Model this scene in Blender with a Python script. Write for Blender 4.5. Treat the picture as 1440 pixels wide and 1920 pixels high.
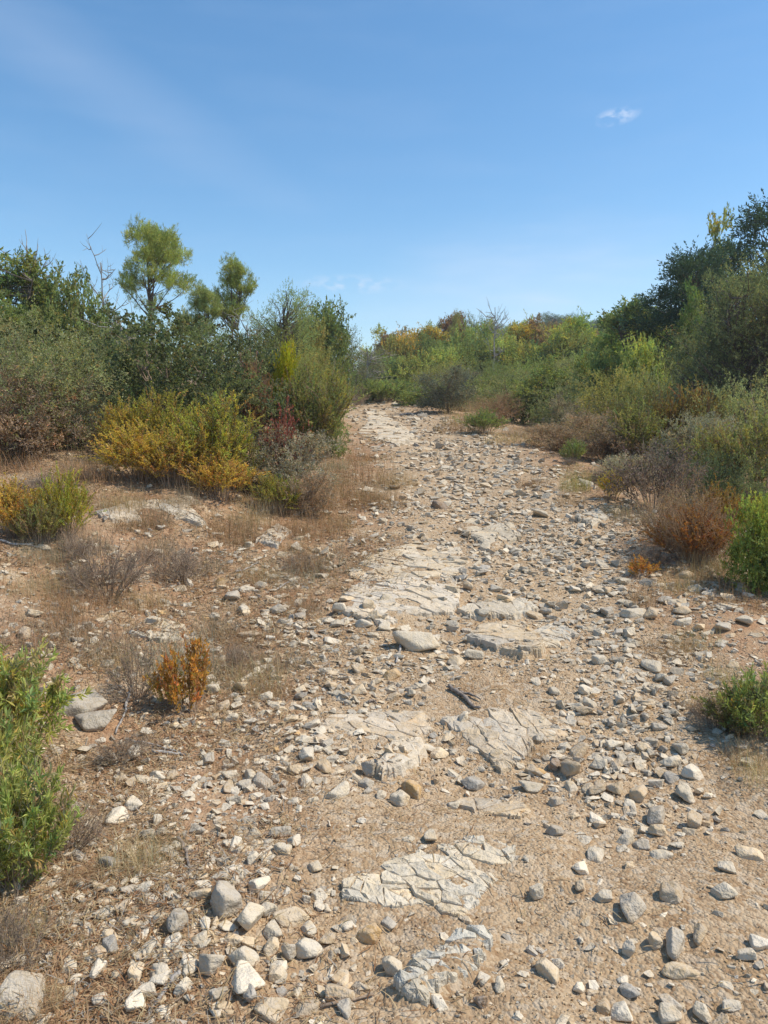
import bpy, bmesh, math, random
import numpy as np
from mathutils import Vector, Matrix

R_ = math.radians
scene = bpy.context.scene
for o in list(bpy.data.objects):
    bpy.data.objects.remove(o)

# ------------------------------------------------------------------ camera
FPX, PITCH, CAMH = 1443.0, R_(6.7), 1.6
cam_d = bpy.data.cameras.new('camera')
cam = bpy.data.objects.new('camera', cam_d)
scene.collection.objects.link(cam)
cam.location = (0, 0, CAMH)
cam.rotation_euler = (R_(90) - PITCH, 0, 0)
cam_d.sensor_fit = 'VERTICAL'
cam_d.sensor_height = 36.0
cam_d.lens = 36.0 * FPX / 1920.0
cam_d.clip_start = 0.05
cam_d.clip_end = 8000
scene.camera = cam

# ------------------------------------------------------------------ sky, sun, exposure
SUN_AZ, SUN_EL = R_(90), R_(54)        # azimuth from +Y towards +X
world = bpy.data.worlds.new('World')
scene.world = world
world.use_nodes = True
wn, wl = world.node_tree.nodes, world.node_tree.links
wn.clear()
w_out = wn.new('ShaderNodeOutputWorld')
w_bg = wn.new('ShaderNodeBackground')
w_sky = wn.new('ShaderNodeTexSky')
w_sky.sky_type = 'NISHITA'
w_sky.sun_disc = False
w_sky.sun_elevation = SUN_EL
w_sky.sun_rotation = SUN_AZ
w_sky.altitude = 200
w_sky.air_density = 1.0
w_sky.dust_density = 0.35
w_sky.ozone_density = 1.0
w_bg.inputs['Strength'].default_value = 0.14
sun_d = bpy.data.lights.new('sun', 'SUN')
sun = bpy.data.objects.new('sun', sun_d)
scene.collection.objects.link(sun)
sun_d.energy = 3.8
sun_d.angle = R_(0.5)
sun_d.color = (1.0, 0.925, 0.80)
sdir = Vector((math.sin(SUN_AZ) * math.cos(SUN_EL), math.cos(SUN_AZ) * math.cos(SUN_EL), math.sin(SUN_EL)))
sun.rotation_euler = sdir.to_track_quat('Z', 'Y').to_euler()
sun.location = sdir * 50
vs = scene.view_settings
vs.view_transform = 'Standard'
vs.look = 'None'
vs.exposure = 0.36
vs.gamma = 1.0
vs.use_curve_mapping = False

# ------------------------------------------------------------------ pixel <-> world (1440x1920 photograph pixels)
CP, SP = math.cos(PITCH), math.sin(PITCH)

def ray(px, py):
    a, b = (px - 720.0) / FPX, -(py - 960.0) / FPX
    return np.array([a, CP + b * SP, -SP + b * CP])

def to_px(P):
    P = np.asarray(P, float)
    x, y, z = P[..., 0], P[..., 1], P[..., 2] - CAMH
    dep = y * CP - z * SP
    up = y * SP + z * CP
    return 720 + FPX * x / dep, 960 - FPX * up / dep, dep

# thin cirrus and one small cloud, given by world directions
def w_math(op, a, b=None, clamp=False):
    n = wn.new('ShaderNodeMath'); n.operation = op; n.use_clamp = clamp
    for i, v in enumerate((a, b)):
        if v is None: continue
        if isinstance(v, (int, float)): n.inputs[i].default_value = v
        else: wl.new(v, n.inputs[i])
    return n.outputs[0]

tc = wn.new('ShaderNodeTexCoord')
def w_dot(v):
    n = wn.new('ShaderNodeVectorMath'); n.operation = 'DOT_PRODUCT'
    wl.new(tc.outputs['Generated'], n.inputs[0]); n.inputs[1].default_value = v
    return n.outputs['Value']

def cloud_mask(px, py, rx, ry, rot=0.0):
    d = ray(px, py); d = d / np.linalg.norm(d)
    f = Vector(d); r = f.cross(Vector((0, 0, 1))).normalized(); u = r.cross(f)
    r2 = r * math.cos(rot) + u * math.sin(rot); u2 = u * math.cos(rot) - r * math.sin(rot)
    a = w_math('DIVIDE', w_dot(r2), rx / FPX); b = w_math('DIVIDE', w_dot(u2), ry / FPX)
    q = w_math('ADD', w_math('MULTIPLY', a, a), w_math('MULTIPLY', b, b))
    m = w_math('SUBTRACT', 1.0, w_math('SQRT', q), True)
    front = w_math('GREATER_THAN', w_dot(f), 0.0)
    return w_math('MULTIPLY', w_math('SMOOTH_MIN', m, 1.0), front)

def w_noise(scale, detail, lo, hi, stretch=(1, 1, 1)):
    mp = wn.new('ShaderNodeMapping'); mp.inputs['Scale'].default_value = stretch
    wl.new(tc.outputs['Generated'], mp.inputs['Vector'])
    n = wn.new('ShaderNodeTexNoise'); n.inputs['Scale'].default_value = scale; n.inputs['Detail'].default_value = detail
    wl.new(mp.outputs[0], n.inputs['Vector'])
    mr = wn.new('ShaderNodeMapRange'); mr.interpolation_type = 'SMOOTHSTEP'
    mr.inputs['From Min'].default_value = lo; mr.inputs['From Max'].default_value = hi
    wl.new(n.outputs['Fac'], mr.inputs['Value'])
    return mr.outputs[0]

puff = w_noise(60, 8, 0.42, 0.62, (1, 1, 1.7))
wisp = w_noise(7, 5, 0.40, 0.75, (1, 1, 5))
m1 = w_math('MULTIPLY', w_math('MULTIPLY', cloud_mask(1157, 218, 40, 15, 0.12), puff), 0.75, True)
m2 = w_math('MULTIPLY', w_math('MULTIPLY', cloud_mask(1000, 560, 380, 150, 0.1), w_math('ADD', w_math('MULTIPLY', wisp, 0.5), 0.5)), 0.42)
m3 = w_math('MULTIPLY', w_math('MULTIPLY', cloud_mask(655, 533, 110, 20), puff), 0.45)
m4 = w_math('MULTIPLY', cloud_mask(60, 70, 520, 70, -0.42), 0.12)
m5 = w_math('MULTIPLY', wisp, 0.03)
msum = w_math('ADD', w_math('ADD', w_math('ADD', m1, m2), w_math('ADD', m3, m4)), m5, True)
w_mix = wn.new('ShaderNodeMix'); w_mix.data_type = 'RGBA'
w_mix.inputs['B'].default_value = (4.9, 5.3, 6.2, 1)
w_hs = wn.new('ShaderNodeHueSaturation')
w_hs.inputs['Saturation'].default_value = 1.26
w_hs.inputs['Hue'].default_value = 0.495
wl.new(w_sky.outputs[0], w_hs.inputs['Color'])
wl.new(msum, w_mix.inputs['Factor'])
wl.new(w_hs.outputs[0], w_mix.inputs['A'])
wl.new(w_mix.outputs['Result'], w_bg.inputs['Color'])
wl.new(w_bg.outputs[0], w_out.inputs['Surface'])

# ------------------------------------------------------------------ helpers
rng = np.random.default_rng(7)
COL = scene.collection

def smooth(a, b, x):
    t = np.clip((np.asarray(x, float) - a) / (b - a), 0, 1)
    return t * t * (3 - 2 * t)

def _hash(ix, iy, seed):
    h = (ix.astype(np.int64) * 374761393 + iy.astype(np.int64) * 668265263 + seed * 1274126177) & 0xFFFFFFFF
    h = ((h ^ (h >> 13)) * 1274126177) & 0xFFFFFFFF
    return ((h ^ (h >> 16)) & 0xFFFFFF) / float(0xFFFFFF)

def vnoise(x, y, seed=0):
    x = np.asarray(x, float); y = np.asarray(y, float)
    ix, iy = np.floor(x), np.floor(y)
    fx, fy = x - ix, y - iy
    fx = fx * fx * fx * (fx * (fx * 6 - 15) + 10); fy = fy * fy * fy * (fy * (fy * 6 - 15) + 10)
    a, b = _hash(ix, iy, seed), _hash(ix + 1, iy, seed)
    c, d = _hash(ix, iy + 1, seed), _hash(ix + 1, iy + 1, seed)
    return (a + (b - a) * fx + (c - a) * fy + (a - b - c + d) * fx * fy) * 2 - 1

def fbm(x, y, seed=0, octv=4, gain=0.5):
    s, a = 0, 1.0
    for i in range(octv):
        s = s + a * vnoise(x * 2 ** i + 17.3 * i, y * 2 ** i - 9.1 * i, seed + i); a *= gain
    return s

def link(o, parent=None):
    COL.objects.link(o)
    if parent is not None: o.parent = parent
    return o

def tag(o, label=None, cat=None, group=None, kind=None):
    if label: o['label'] = label
    if cat: o['category'] = cat
    if group: o['group'] = group
    if kind: o['kind'] = kind
    return o

def np_mesh(name, V, F, mat=None, tint=None, smooth_shade=False):
    """mesh from vertex array and a face array (n,3) or (n,4), or a list of both"""
    me = bpy.data.meshes.new(name)
    V = np.asarray(V, np.float32)
    Fs = F if isinstance(F, (list, tuple)) else [F]
    Fs = [np.asarray(f, np.int32) for f in Fs if len(f)]
    idx = np.concatenate([f.ravel() for f in Fs])
    tot = np.concatenate([np.full(len(f), f.shape[1], np.int32) for f in Fs])
    st = np.concatenate([[0], np.cumsum(tot)[:-1]]).astype(np.int32)
    me.vertices.add(len(V)); me.vertices.foreach_set('co', V.ravel())
    me.loops.add(len(idx)); me.loops.foreach_set('vertex_index', idx)
    me.polygons.add(len(tot)); me.polygons.foreach_set('loop_start', st)
    me.update(calc_edges=True)
    me.polygons.foreach_set('use_smooth', np.full(len(tot), smooth_shade))
    if tint is not None:
        a = me.color_attributes.new('tint', 'FLOAT_COLOR', 'POINT')
        t = np.ones((len(V), 4), np.float32); t[:, :3] = tint
        a.data.foreach_set('color', t.ravel())
    if mat: me.materials.append(mat)
    me.validate()
    return me

def nrm(v):
    return v / np.maximum(np.linalg.norm(v, axis=-1, keepdims=True), 1e-9)

# ------------------------------------------------------------------ materials
def new_mat(name):
    m = bpy.data.materials.new(name); m.use_nodes = True
    n, l = m.node_tree.nodes, m.node_tree.links
    n.clear()
    out = n.new('ShaderNodeOutputMaterial')
    return m, n, l, out

def N(n, typ, **kw):
    q = n.new(typ)
    for k, v in kw.items():
        if k in ('operation', 'data_type', 'blend_type', 'feature', 'interpolation_type', 'attribute_name', 'noise_dimensions'):
            setattr(q, k, v)
        else:
            q.inputs[k.replace('_', ' ')].default_value = v
    return q

def mixc(n, l, fac, a, b, blend='MIX'):
    m = n.new('ShaderNodeMix'); m.data_type = 'RGBA'; m.blend_type = blend
    for sock, v in ((m.inputs['Factor'], fac), (m.inputs['A'], a), (m.inputs['B'], b)):
        if isinstance(v, (int, float)): sock.default_value = v
        elif isinstance(v, tuple): sock.default_value = v + (1,) if len(v) == 3 else v
        else: l.new(v, sock)
    return m.outputs['Result']

def ramp(n, l, src, lo, hi, a=0.0, b=1.0):
    q = n.new('ShaderNodeMapRange'); q.interpolation_type = 'SMOOTHSTEP'
    q.inputs['From Min'].default_value = lo; q.inputs['From Max'].default_value = hi
    q.inputs['To Min'].default_value = a; q.inputs['To Max'].default_value = b
    l.new(src, q.inputs['Value'])
    return q.outputs[0]

def mat_ground():
    m, n, l, out = new_mat('dry_soil')
    tcx = n.new('ShaderNodeTexCoord'); P = tcx.outputs['Object']
    def noise(s, d=4, r=0.55):
        q = N(n, 'ShaderNodeTexNoise', Scale=s, Detail=d, Roughness=r); l.new(P, q.inputs['Vector']); return q.outputs['Fac']
    def voro(s, out_='Distance'):
        q = n.new('ShaderNodeTexVoronoi'); q.inputs['Scale'].default_value = s; l.new(P, q.inputs['Vector']); return q
    at = n.new('ShaderNodeAttribute'); at.attribute_name = 'litter'
    soil = mixc(n, l, ramp(n, l, noise(1.3, 5), 0.35, 0.65), (0.45, 0.315, 0.185), (0.355, 0.232, 0.128))
    soil = mixc(n, l, ramp(n, l, noise(9, 4), 0.4, 0.7), soil, (0.50, 0.365, 0.23))
    soil = mixc(n, l, ramp(n, l, noise(0.7, 5, 0.6), 0.50, 0.66, 0, 0.55), soil, (0.30, 0.19, 0.105))
    soil = mixc(n, l, ramp(n, l, noise(2.1, 5, 0.6), 0.54, 0.68, 0, 0.6), soil, (0.55, 0.43, 0.29))
    # gravel grains
    v1 = voro(85); v2 = voro(34)
    sep = n.new('ShaderNodeSeparateColor'); l.new(v1.outputs['Color'], sep.inputs[0])
    sep2 = n.new('ShaderNodeSeparateColor'); l.new(v2.outputs['Color'], sep2.inputs[0])
    g1 = mixc(n, l, ramp(n, l, sep.outputs[0], 0.5, 0.9), soil, (0.55, 0.42, 0.275))
    g1 = mixc(n, l, ramp(n, l, sep.outputs[1], 0.78, 0.9, 0, 0.7), g1, (0.24, 0.135, 0.07))
    soil2 = mixc(n, l, 0.75, soil, g1)
    soil3 = mixc(n, l, ramp(n, l, sep2.outputs[0], 0.78, 0.86, 0, 0.6), soil2, (0.54, 0.44, 0.32))
    # dry plant litter
    lit = mixc(n, l, ramp(n, l, noise(22, 5, 0.7), 0.35, 0.65), (0.315, 0.175, 0.095), (0.45, 0.29, 0.172))
    lf = n.new('ShaderNodeMath'); lf.operation = 'MULTIPLY'
    l.new(at.outputs['Fac'], lf.inputs[0]); l.new(ramp(n, l, noise(3.2, 6, 0.65), 0.34, 0.58), lf.inputs[1])
    col = mixc(n, l, lf.outputs[0], soil3, lit)
    bs = n.new('ShaderNodeBsdfPrincipled')
    l.new(col, bs.inputs['Base Color']); bs.inputs['Roughness'].default_value = 0.95
    bs.inputs['Specular IOR Level'].default_value = 0.1
    h = n.new('ShaderNodeMath'); h.operation = 'MULTIPLY_ADD'
    l.new(v1.outputs['Distance'], h.inputs[0]); h.inputs[1].default_value = -0.7; l.new(noise(40, 6, 0.7), h.inputs[2])
    h2 = n.new('ShaderNodeMath'); h2.operation = 'MULTIPLY_ADD'
    l.new(v2.outputs['Distance'], h2.inputs[0]); h2.inputs[1].default_value = -0.8; l.new(h.outputs[0], h2.inputs[2])
    b = n.new('ShaderNodeBump'); b.inputs['Strength'].default_value = 0.9; b.inputs['Distance'].default_value = 0.012
    l.new(h2.outputs[0], b.inputs['Height']); l.new(b.outputs[0], bs.inputs['Normal'])
    l.new(bs.outputs[0], out.inputs['Surface'])
    return m

def mat_stone(name, source, scale=1.0):
    """limestone; colour from the object (source='object') or from the tint attribute"""
    m, n, l, out = new_mat(name)
    tcx = n.new('ShaderNodeTexCoord')
    info = n.new('ShaderNodeObjectInfo')
    vec = n.new('ShaderNodeVectorMath'); vec.operation = 'ADD'
    geo = n.new('ShaderNodeNewGeometry')
    l.new(geo.outputs['Position'], vec.inputs[0])
    cm = n.new('ShaderNodeCombineXYZ'); l.new(info.outputs['Random'], cm.inputs[0]); 
    sc = n.new('ShaderNodeVectorMath'); sc.operation = 'SCALE'; sc.inputs['Scale'].default_value = 37.0
    l.new(cm.outputs[0], sc.inputs[0]); l.new(sc.outputs[0], vec.inputs[1])
    P = vec.outputs[0]
    if source == 'object': base = info.outputs['Color']
    else:
        a = n.new('ShaderNodeAttribute'); a.attribute_name = 'tint'; base = a.outputs['Color']
    def noise(s, d=3, r=0.6, dist=0.0):
        q = N(n, 'ShaderNodeTexNoise', Scale=s * scale, Detail=d, Roughness=r, Distortion=dist); l.new(P, q.inputs['Vector']); return q.outputs['Fac']
    c = mixc(n, l, ramp(n, l, noise(14, 5), 0.38, 0.66, 0.0, 0.55), base, mixc(n, l, 1.0, base, (0.74, 0.73, 0.72), 'MULTIPLY'))
    c = mixc(n, l, ramp(n, l, noise(5, 4, 0.6, 0.5), 0.55, 0.72, 0, 0.55), c, mixc(n, l, 1.0, base, (1.08, 0.90, 0.66), 'MULTIPLY'))
    c = mixc(n, l, ramp(n, l, noise(60, 4, 0.7), 0.55, 0.75, 0, 0.45), c, mixc(n, l, 1.0, base, (0.6, 0.58, 0.55), 'MULTIPLY'))
    c = mixc(n, l, ramp(n, l, noise(24, 3, 0.6, 1.2), 0.485, 0.5, 0, 0.16), c, (0.62, 0.60, 0.56))
    bs = n.new('ShaderNodeBsdfPrincipled')
    l.new(c, bs.inputs['Base Color']); bs.inputs['Roughness'].default_value = 0.88
    bs.inputs['Specular IOR Level'].default_value = 0.2
    hh = n.new('ShaderNodeMath'); hh.operation = 'MULTIPLY_ADD'; hh.inputs[1].default_value = 0.35
    l.new(noise(90, 2, 0.7), hh.inputs[0]); l.new(noise(22, 3, 0.65), hh.inputs[2])
    b = n.new('ShaderNodeBump'); b.inputs['Strength'].default_value = 0.75; b.inputs['Distance'].default_value = 0.02
    l.new(hh.outputs[0], b.inputs['Height']); l.new(b.outputs[0], bs.inputs['Normal'])
    l.new(bs.outputs[0], out.inputs['Surface'])
    return m

def mat_leaf(name, trans=0.35, rough=0.5, spec=0.35):
    m, n, l, out = new_mat(name)
    info = n.new('ShaderNodeObjectInfo')
    a = n.new('ShaderNodeAttribute'); a.attribute_name = 'tint'
    c = mixc(n, l, 1.0, info.outputs['Color'], a.outputs['Color'], 'MULTIPLY')
    bs = n.new('ShaderNodeBsdfPrincipled'); l.new(c, bs.inputs['Base Color'])
    bs.inputs['Roughness'].default_value = rough; bs.inputs['Specular IOR Level'].default_value = spec
    tr = n.new('ShaderNodeBsdfTranslucent')
    l.new(mixc(n, l, 1.0, c, (1.1, 1.25, 0.7), 'MULTIPLY'), tr.inputs['Color'])
    mx = n.new('ShaderNodeMixShader'); mx.inputs[0].default_value = trans
    l.new(bs.outputs[0], mx.inputs[1]); l.new(tr.outputs[0], mx.inputs[2])
    l.new(mx.outputs[0], out.inputs['Surface'])
    return m

def mat_bark(name, c1, c2):
    m, n, l, out = new_mat(name)
    tcx = n.new('ShaderNodeTexCoord')
    mp = n.new('ShaderNodeMapping'); mp.inputs['Scale'].default_value = (1, 1, 0.25); l.new(tcx.outputs['Object'], mp.inputs['Vector'])
    q = N(n, 'ShaderNodeTexNoise', Scale=45.0, Detail=5.0, Roughness=0.65); l.new(mp.outputs[0], q.inputs['Vector'])
    bs = n.new('ShaderNodeBsdfPrincipled'); bs.inputs['Roughness'].default_value = 0.9
    bs.inputs['Specular IOR Level'].default_value = 0.15
    l.new(mixc(n, l, ramp(n, l, q.outputs['Fac'], 0.35, 0.65), c1, c2), bs.inputs['Base Color'])
    b = n.new('ShaderNodeBump'); b.inputs['Strength'].default_value = 0.6; b.inputs['Distance'].default_value = 0.01
    l.new(q.outputs['Fac'], b.inputs['Height']); l.new(b.outputs[0], bs.inputs['Normal'])
    l.new(bs.outputs[0], out.inputs['Surface'])
    return m

M_GROUND = mat_ground()
M_STONE = mat_stone('limestone', 'object')
M_STONES = mat_stone('loose_limestone', 'tint')
M_LEAF = mat_leaf('leaf', 0.45, 0.65, 0.15)
M_NEEDLE = mat_leaf('needle', 0.35, 0.6, 0.15)
M_DRY = mat_leaf('dry_grass', 0.30, 0.7, 0.15)
M_BARK = mat_bark('bark', (0.10, 0.078, 0.06), (0.20, 0.165, 0.135))
M_TWIG = mat_bark('twig_bark', (0.21, 0.15, 0.105), (0.34, 0.26, 0.19))
M_DEAD = mat_bark('dead_wood', (0.24, 0.21, 0.185), (0.42, 0.385, 0.345))
M_STALK = mat_bark('dry_stalk', (0.34, 0.215, 0.12), (0.47, 0.32, 0.19))
M_DARKWOOD = mat_bark('weathered_wood', (0.16, 0.125, 0.10), (0.34, 0.285, 0.235))

# ------------------------------------------------------------------ terrain
_py = np.array([-60, -5, 0, 2, 4.6, 6, 8, 10, 15, 20, 25, 30, 36, 45, 80, 160, 3000.0])
_pz = np.array([-3, -0.15, 0, 0.0, 0.08, 0.25, 0.54, 0.82, 1.22, 1.56, 1.97, 2.45, 2.75, 2.95, 3.6, 4.2, 4.2])
_cy = np.array([-60, 0, 2, 4.6, 7, 10, 14, 18, 23, 30, 40, 3000.0])
_cx = np.array([0.5, 0.5, 0.6, 0.75, 1.0, 1.1, 1.05, 0.75, 0.1, -1.4, -5, -5.0])
_ty = np.concatenate([np.arange(-60, 80, 0.1), np.arange(80, 3000, 5)])
def _sm(y, z):
    t = np.interp(_ty, y, z); k = 13
    p = np.pad(t, k, mode='edge'); c = np.cumsum(np.insert(p, 0, 0))
    return ((c[2 * k + 1:] - c[:-2 * k - 1]) / (2 * k + 1))[:len(t)]
_tz, _tc = _sm(_py, _pz), _sm(_cy, _cx)

def path_u(x, y):
    return x - np.interp(y, _ty, _tc)

def base_h(x, y):
    x = np.asarray(x, float); y = np.asarray(y, float)
    z = np.interp(y, _ty, _tz)
    u = path_u(x, y)
    z = z + 0.50 * smooth(1.2, 4.6, -u) + 0.05 * np.clip(-u - 4.5, 0, 20)
    z = z - 0.28 * smooth(1.5, 4.2, u) + 0.02 * np.clip(u - 5, 0, 30)
    z = z - 0.05 * np.exp(-(u / 0.9) ** 2)
    z = z + 11.8 * np.exp(-((x - 30) / 24) ** 2 - ((y - 140) / 32) ** 2) + 6 * np.exp(-((x + 60) / 60) ** 2 - ((y - 190) / 50) ** 2)
    return z

_tt = np.geomspace(0.6, 400, 900)
def hit(px, py):
    """ground point seen at a photograph pixel"""
    d = ray(px, py)
    X, Y, Z = d[0] * _tt, d[1] * _tt, CAMH + d[2] * _tt
    g = Z - base_h(X, Y)
    k = np.argmax(g < 0)
    if g[k] >= 0: k = len(_tt) - 1
    t0, t1 = _tt[max(k - 1, 0)], _tt[k]
    g0, g1 = g[max(k - 1, 0)], g[k]
    t = t0 + (t1 - t0) * (g0 / (g0 - g1) if g0 != g1 else 0)
    return np.array([d[0] * t, d[1] * t])

def z_at(py, Y, X=0.0):
    """height of the sight line through pixel row py at distance Y"""
    d = ray(720, py)
    return CAMH + d[2] / d[1] * Y

# bedrock outcrops: outline in photograph pixels, mean piece size, rise above soil
OUTCROPS = [
 ('A', [(640,1672),(700,1635),(790,1605),(880,1580),(930,1585),(968,1605),(965,1640),(930,1665),(902,1690),(900,1708),(862,1735),(830,1725),(790,1705),(740,1715),(690,1705),(640,1695)], 0.078, 0.012, 'broad cracked white bedrock slab nearest the middle of the foreground path', (0.62,0.57,0.48)),
 ('B', [(735,1870),(765,1832),(815,1812),(860,1770),(905,1765),(925,1785),(905,1830),(880,1858),(830,1875),(800,1912),(760,1900)], 0.062, 0.045, 'knuckled grey bedrock outcrop split into rounded blocks at the bottom edge', (0.54,0.52,0.47)),
 ('C', [(832,1502),(880,1484),(970,1494),(1000,1516),(978,1536),(915,1526),(862,1508)], 0.13, 0.012, 'thin tan bedrock flake flush in sandy soil just beyond cracked slab', (0.50,0.43,0.34)),
 ('D', [(702,1446),(728,1404),(790,1392),(800,1412),(752,1450),(716,1458)], 0.17, 0.06, 'rounded humped bedrock block with a shadowed front edge, left of path centre', (0.56,0.51,0.44)),
 ('F', [(575,1392),(612,1342),(700,1333),(800,1335),(815,1368),(760,1388),(680,1396)], 0.15, 0.01, 'pale flat bedrock pavement left of the forked branch', (0.58,0.50,0.40)),
 ('E', [(822,1352),(900,1333),(1000,1338),(1062,1352),(1082,1384),(1010,1394),(972,1430),(942,1442),(902,1404),(862,1376)], 0.15, 0.022, 'broken pale bedrock shelf directly below the forked branch', (0.56,0.50,0.42)),
 ('G', [(868,1207),(900,1180),(962,1174),(1012,1194),(1022,1230),(982,1247),(930,1228)], 0.30, 0.055, 'flat tan bedrock slab with an undercut front edge in mid path', (0.50,0.44,0.36)),
 ('H', [(988,1192),(1040,1164),(1078,1180),(1066,1216),(1020,1216)], 0.13, 0.02, 'small cluster of pale flagstones right of the undercut slab', (0.56,0.51,0.43)),
 ('I', [(622,1152),(660,1102),(760,1088),(852,1100),(866,1130),(850,1160),(780,1165),(722,1186),(652,1162)], 0.17, 0.04, 'wide whitish fractured bedrock ledge crossing the left half of path', (0.62,0.56,0.48)),
 ('K', [(852,1152),(900,1136),(990,1130),(1012,1145),(972,1161),(890,1166)], 0.24, 0.045, 'narrow pale ledge strip running right from the wide fractured ledge', (0.56,0.51,0.43)),
 ('J', [(650,1077),(690,1040),(770,1015),(862,1020),(882,1060),(850,1088),(760,1083),(680,1090)], 0.20, 0.014, 'smooth cream bedrock sheet above the wide fractured ledge', (0.60,0.53,0.43)),
 ('L', [(850,987),(880,974),(962,985),(978,1006),(922,1031),(890,1011)], 0.26, 0.05, 'dark-fronted bedrock step high on the path below the upper bend', (0.52,0.47,0.39)),
 ('M', [(668,815),(690,790),(684,772),(722,774),(760,800),(790,832),(750,838)], 0.34, 0.008, 'pale worn bedrock floor of the path near its far bend', (0.60,0.54,0.45)),
 ('O', [(238,1187),(280,1160),(345,1164),(356,1196),(300,1206)], 0.15, 0.035, 'layered grey bedrock ledge behind the orange plant on left bank', (0.52,0.48,0.41)),
 ('P', [(178,968),(230,955),(350,943),(390,958),(386,997),(340,985),(200,987)], 0.24, 0.05, 'low bedrock rib half hidden in brown grass below the yellow shrubs', (0.54,0.49,0.42)),
 ('S', [(1078,972),(1120,953),(1144,975),(1110,992)], 0.22, 0.05, 'small pale bedrock bump on the right shoulder of upper path', (0.55,0.51,0.44)),
 ('T', [(478,1012),(520,984),(548,1000),(520,1022)], 0.15, 0.04, 'little pale bedrock knob left of path among orange grass', (0.55,0.50,0.43)),
]
OC = []
for key, poly, size, rise, lab, colr in OUTCROPS:
    OC.append(dict(key=key, P=np.array([hit(*p) for p in poly]), size=size, rise=rise, label=lab, col=colr))

def poly_sd(P, x, y):
    """signed distance, positive inside"""
    d = np.full(x.shape, 1e9); ins = np.zeros(x.shape, bool)
    n = len(P)
    for i in range(n):
        a, b = P[i], P[(i + 1) % n]
        e = b - a; wx, wy = x - a[0], y - a[1]
        t = np.clip((wx * e[0] + wy * e[1]) / (e @ e), 0, 1)
        d = np.minimum(d, np.hypot(wx - e[0] * t, wy - e[1] * t))
        c = ((a[1] > y) != (b[1] > y))
        xi = a[0] + (y - a[1]) / (e[1] if abs(e[1]) > 1e-9 else 1e-9) * e[0]
        ins ^= c & (x < xi)
    return np.where(ins, d, -d)

def rock_in(x, y):
    x = np.atleast_1d(np.asarray(x, float)); y = np.atleast_1d(np.asarray(y, float))
    up = np.zeros(x.shape); mask = np.zeros(x.shape)
    for o in OC:
        lo, hi = o['P'].min(0) - 0.3, o['P'].max(0) + 0.3
        k = np.nonzero((x > lo[0]) & (x < hi[0]) & (y > lo[1]) & (y < hi[1]))
        if not len(k[0]): continue
        sd = poly_sd(o['P'], x[k], y[k])
        up[k] = np.maximum(up[k], o['rise'] * smooth(-0.01, 0.03, sd))
        mask[k] = np.maximum(mask[k], smooth(-0.05, 0.04, sd))
    return up, mask

def low_noise(x, y):
    u = path_u(x, y)
    return 0.035 * fbm(x * 0.9, y * 0.9, 3, 3) + 0.06 * fbm(x * 0.35, y * 0.35, 11, 2) * smooth(0.8, 3, np.abs(u))

def G(x, y):
    x = np.atleast_1d(np.asarray(x, float)); y = np.atleast_1d(np.asarray(y, float))
    up, mask = rock_in(x, y)
    fine = (0.012 * fbm(x * 5, y * 5, 21, 3) + 0.004 * fbm(x * 24, y * 24, 31, 2)) * (1 - mask)
    return base_h(x, y) + low_noise(x, y) + up + fine

def g1(x, y):
    return float(G(x, y)[0])

def litter_mask(x, y):
    u = path_u(x, y)
    a = smooth(0.75, 1.5, -u - 0.25 * vnoise(x * 0.8, y * 0.8, 5)) + smooth(1.0, 1.8, u + 0.35 * vnoise(x * 0.7, y * 0.7, 6))
    m = np.clip(a, 0, 1)
    # near the camera the sandy track is wider to the right
    wide = smooth(4.5, 3.2, y) * (u > 0)
    return m * (1 - 0.75 * wide)

ys = [-40, -20, -10, -5, -3, -2, -1]
y = 0.0
while y < 2900:
    ys.append(y)
    y += max(0.024, 0.0105 * y) if y > 1.4 else 0.12
    if y > 45: y += 0.045 * y
ys = np.array(ys + [3000.0])
xs = list(np.arange(0, 3.2, 0.030)); d = 0.031
while xs[-1] < 2900:
    d *= 1.045; xs.append(xs[-1] + d)
xs = np.array(xs); xs = np.concatenate([-xs[:0:-1], xs]) + 0.25
XX, YY = np.meshgrid(xs, ys)
ZZ = G(XX.ravel(), YY.ravel())
V = np.stack([XX.ravel(), YY.ravel(), ZZ], 1)
ny, nx = XX.shape
ii = (np.arange(ny - 1)[:, None] * nx + np.arange(nx - 1)[None, :]).ravel()
F = np.stack([ii, ii + 1, ii + nx + 1, ii + nx], 1)
me = np_mesh('ground', V, F, M_GROUND, smooth_shade=True)
at = me.attributes.new('litter', 'FLOAT', 'POINT')
at.data.foreach_set('value', litter_mask(V[:, 0], V[:, 1]).astype(np.float32))
ground = link(bpy.data.objects.new('ground', me))
tag(ground, 'sandy tan hillside track and slopes littered with gravel', None, None, 'structure')

# ------------------------------------------------------------------ bedrock pieces
def clip_poly(poly, nx_, ny_, c):
    out = []
    for i in range(len(poly)):
        a, b = poly[i], poly[(i + 1) % len(poly)]
        da, db = a[0] * nx_ + a[1] * ny_ - c, b[0] * nx_ + b[1] * ny_ - c
        if da <= 0: out.append(a)
        if (da < 0 < db) or (db < 0 < da):
            t = da / (da - db); out.append((a[0] + (b[0] - a[0]) * t, a[1] + (b[1] - a[1]) * t))
    return out

def rock_top(x, y):
    up, _ = rock_in(x, y)
    return base_h(x, y) + low_noise(x, y) + up

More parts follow.
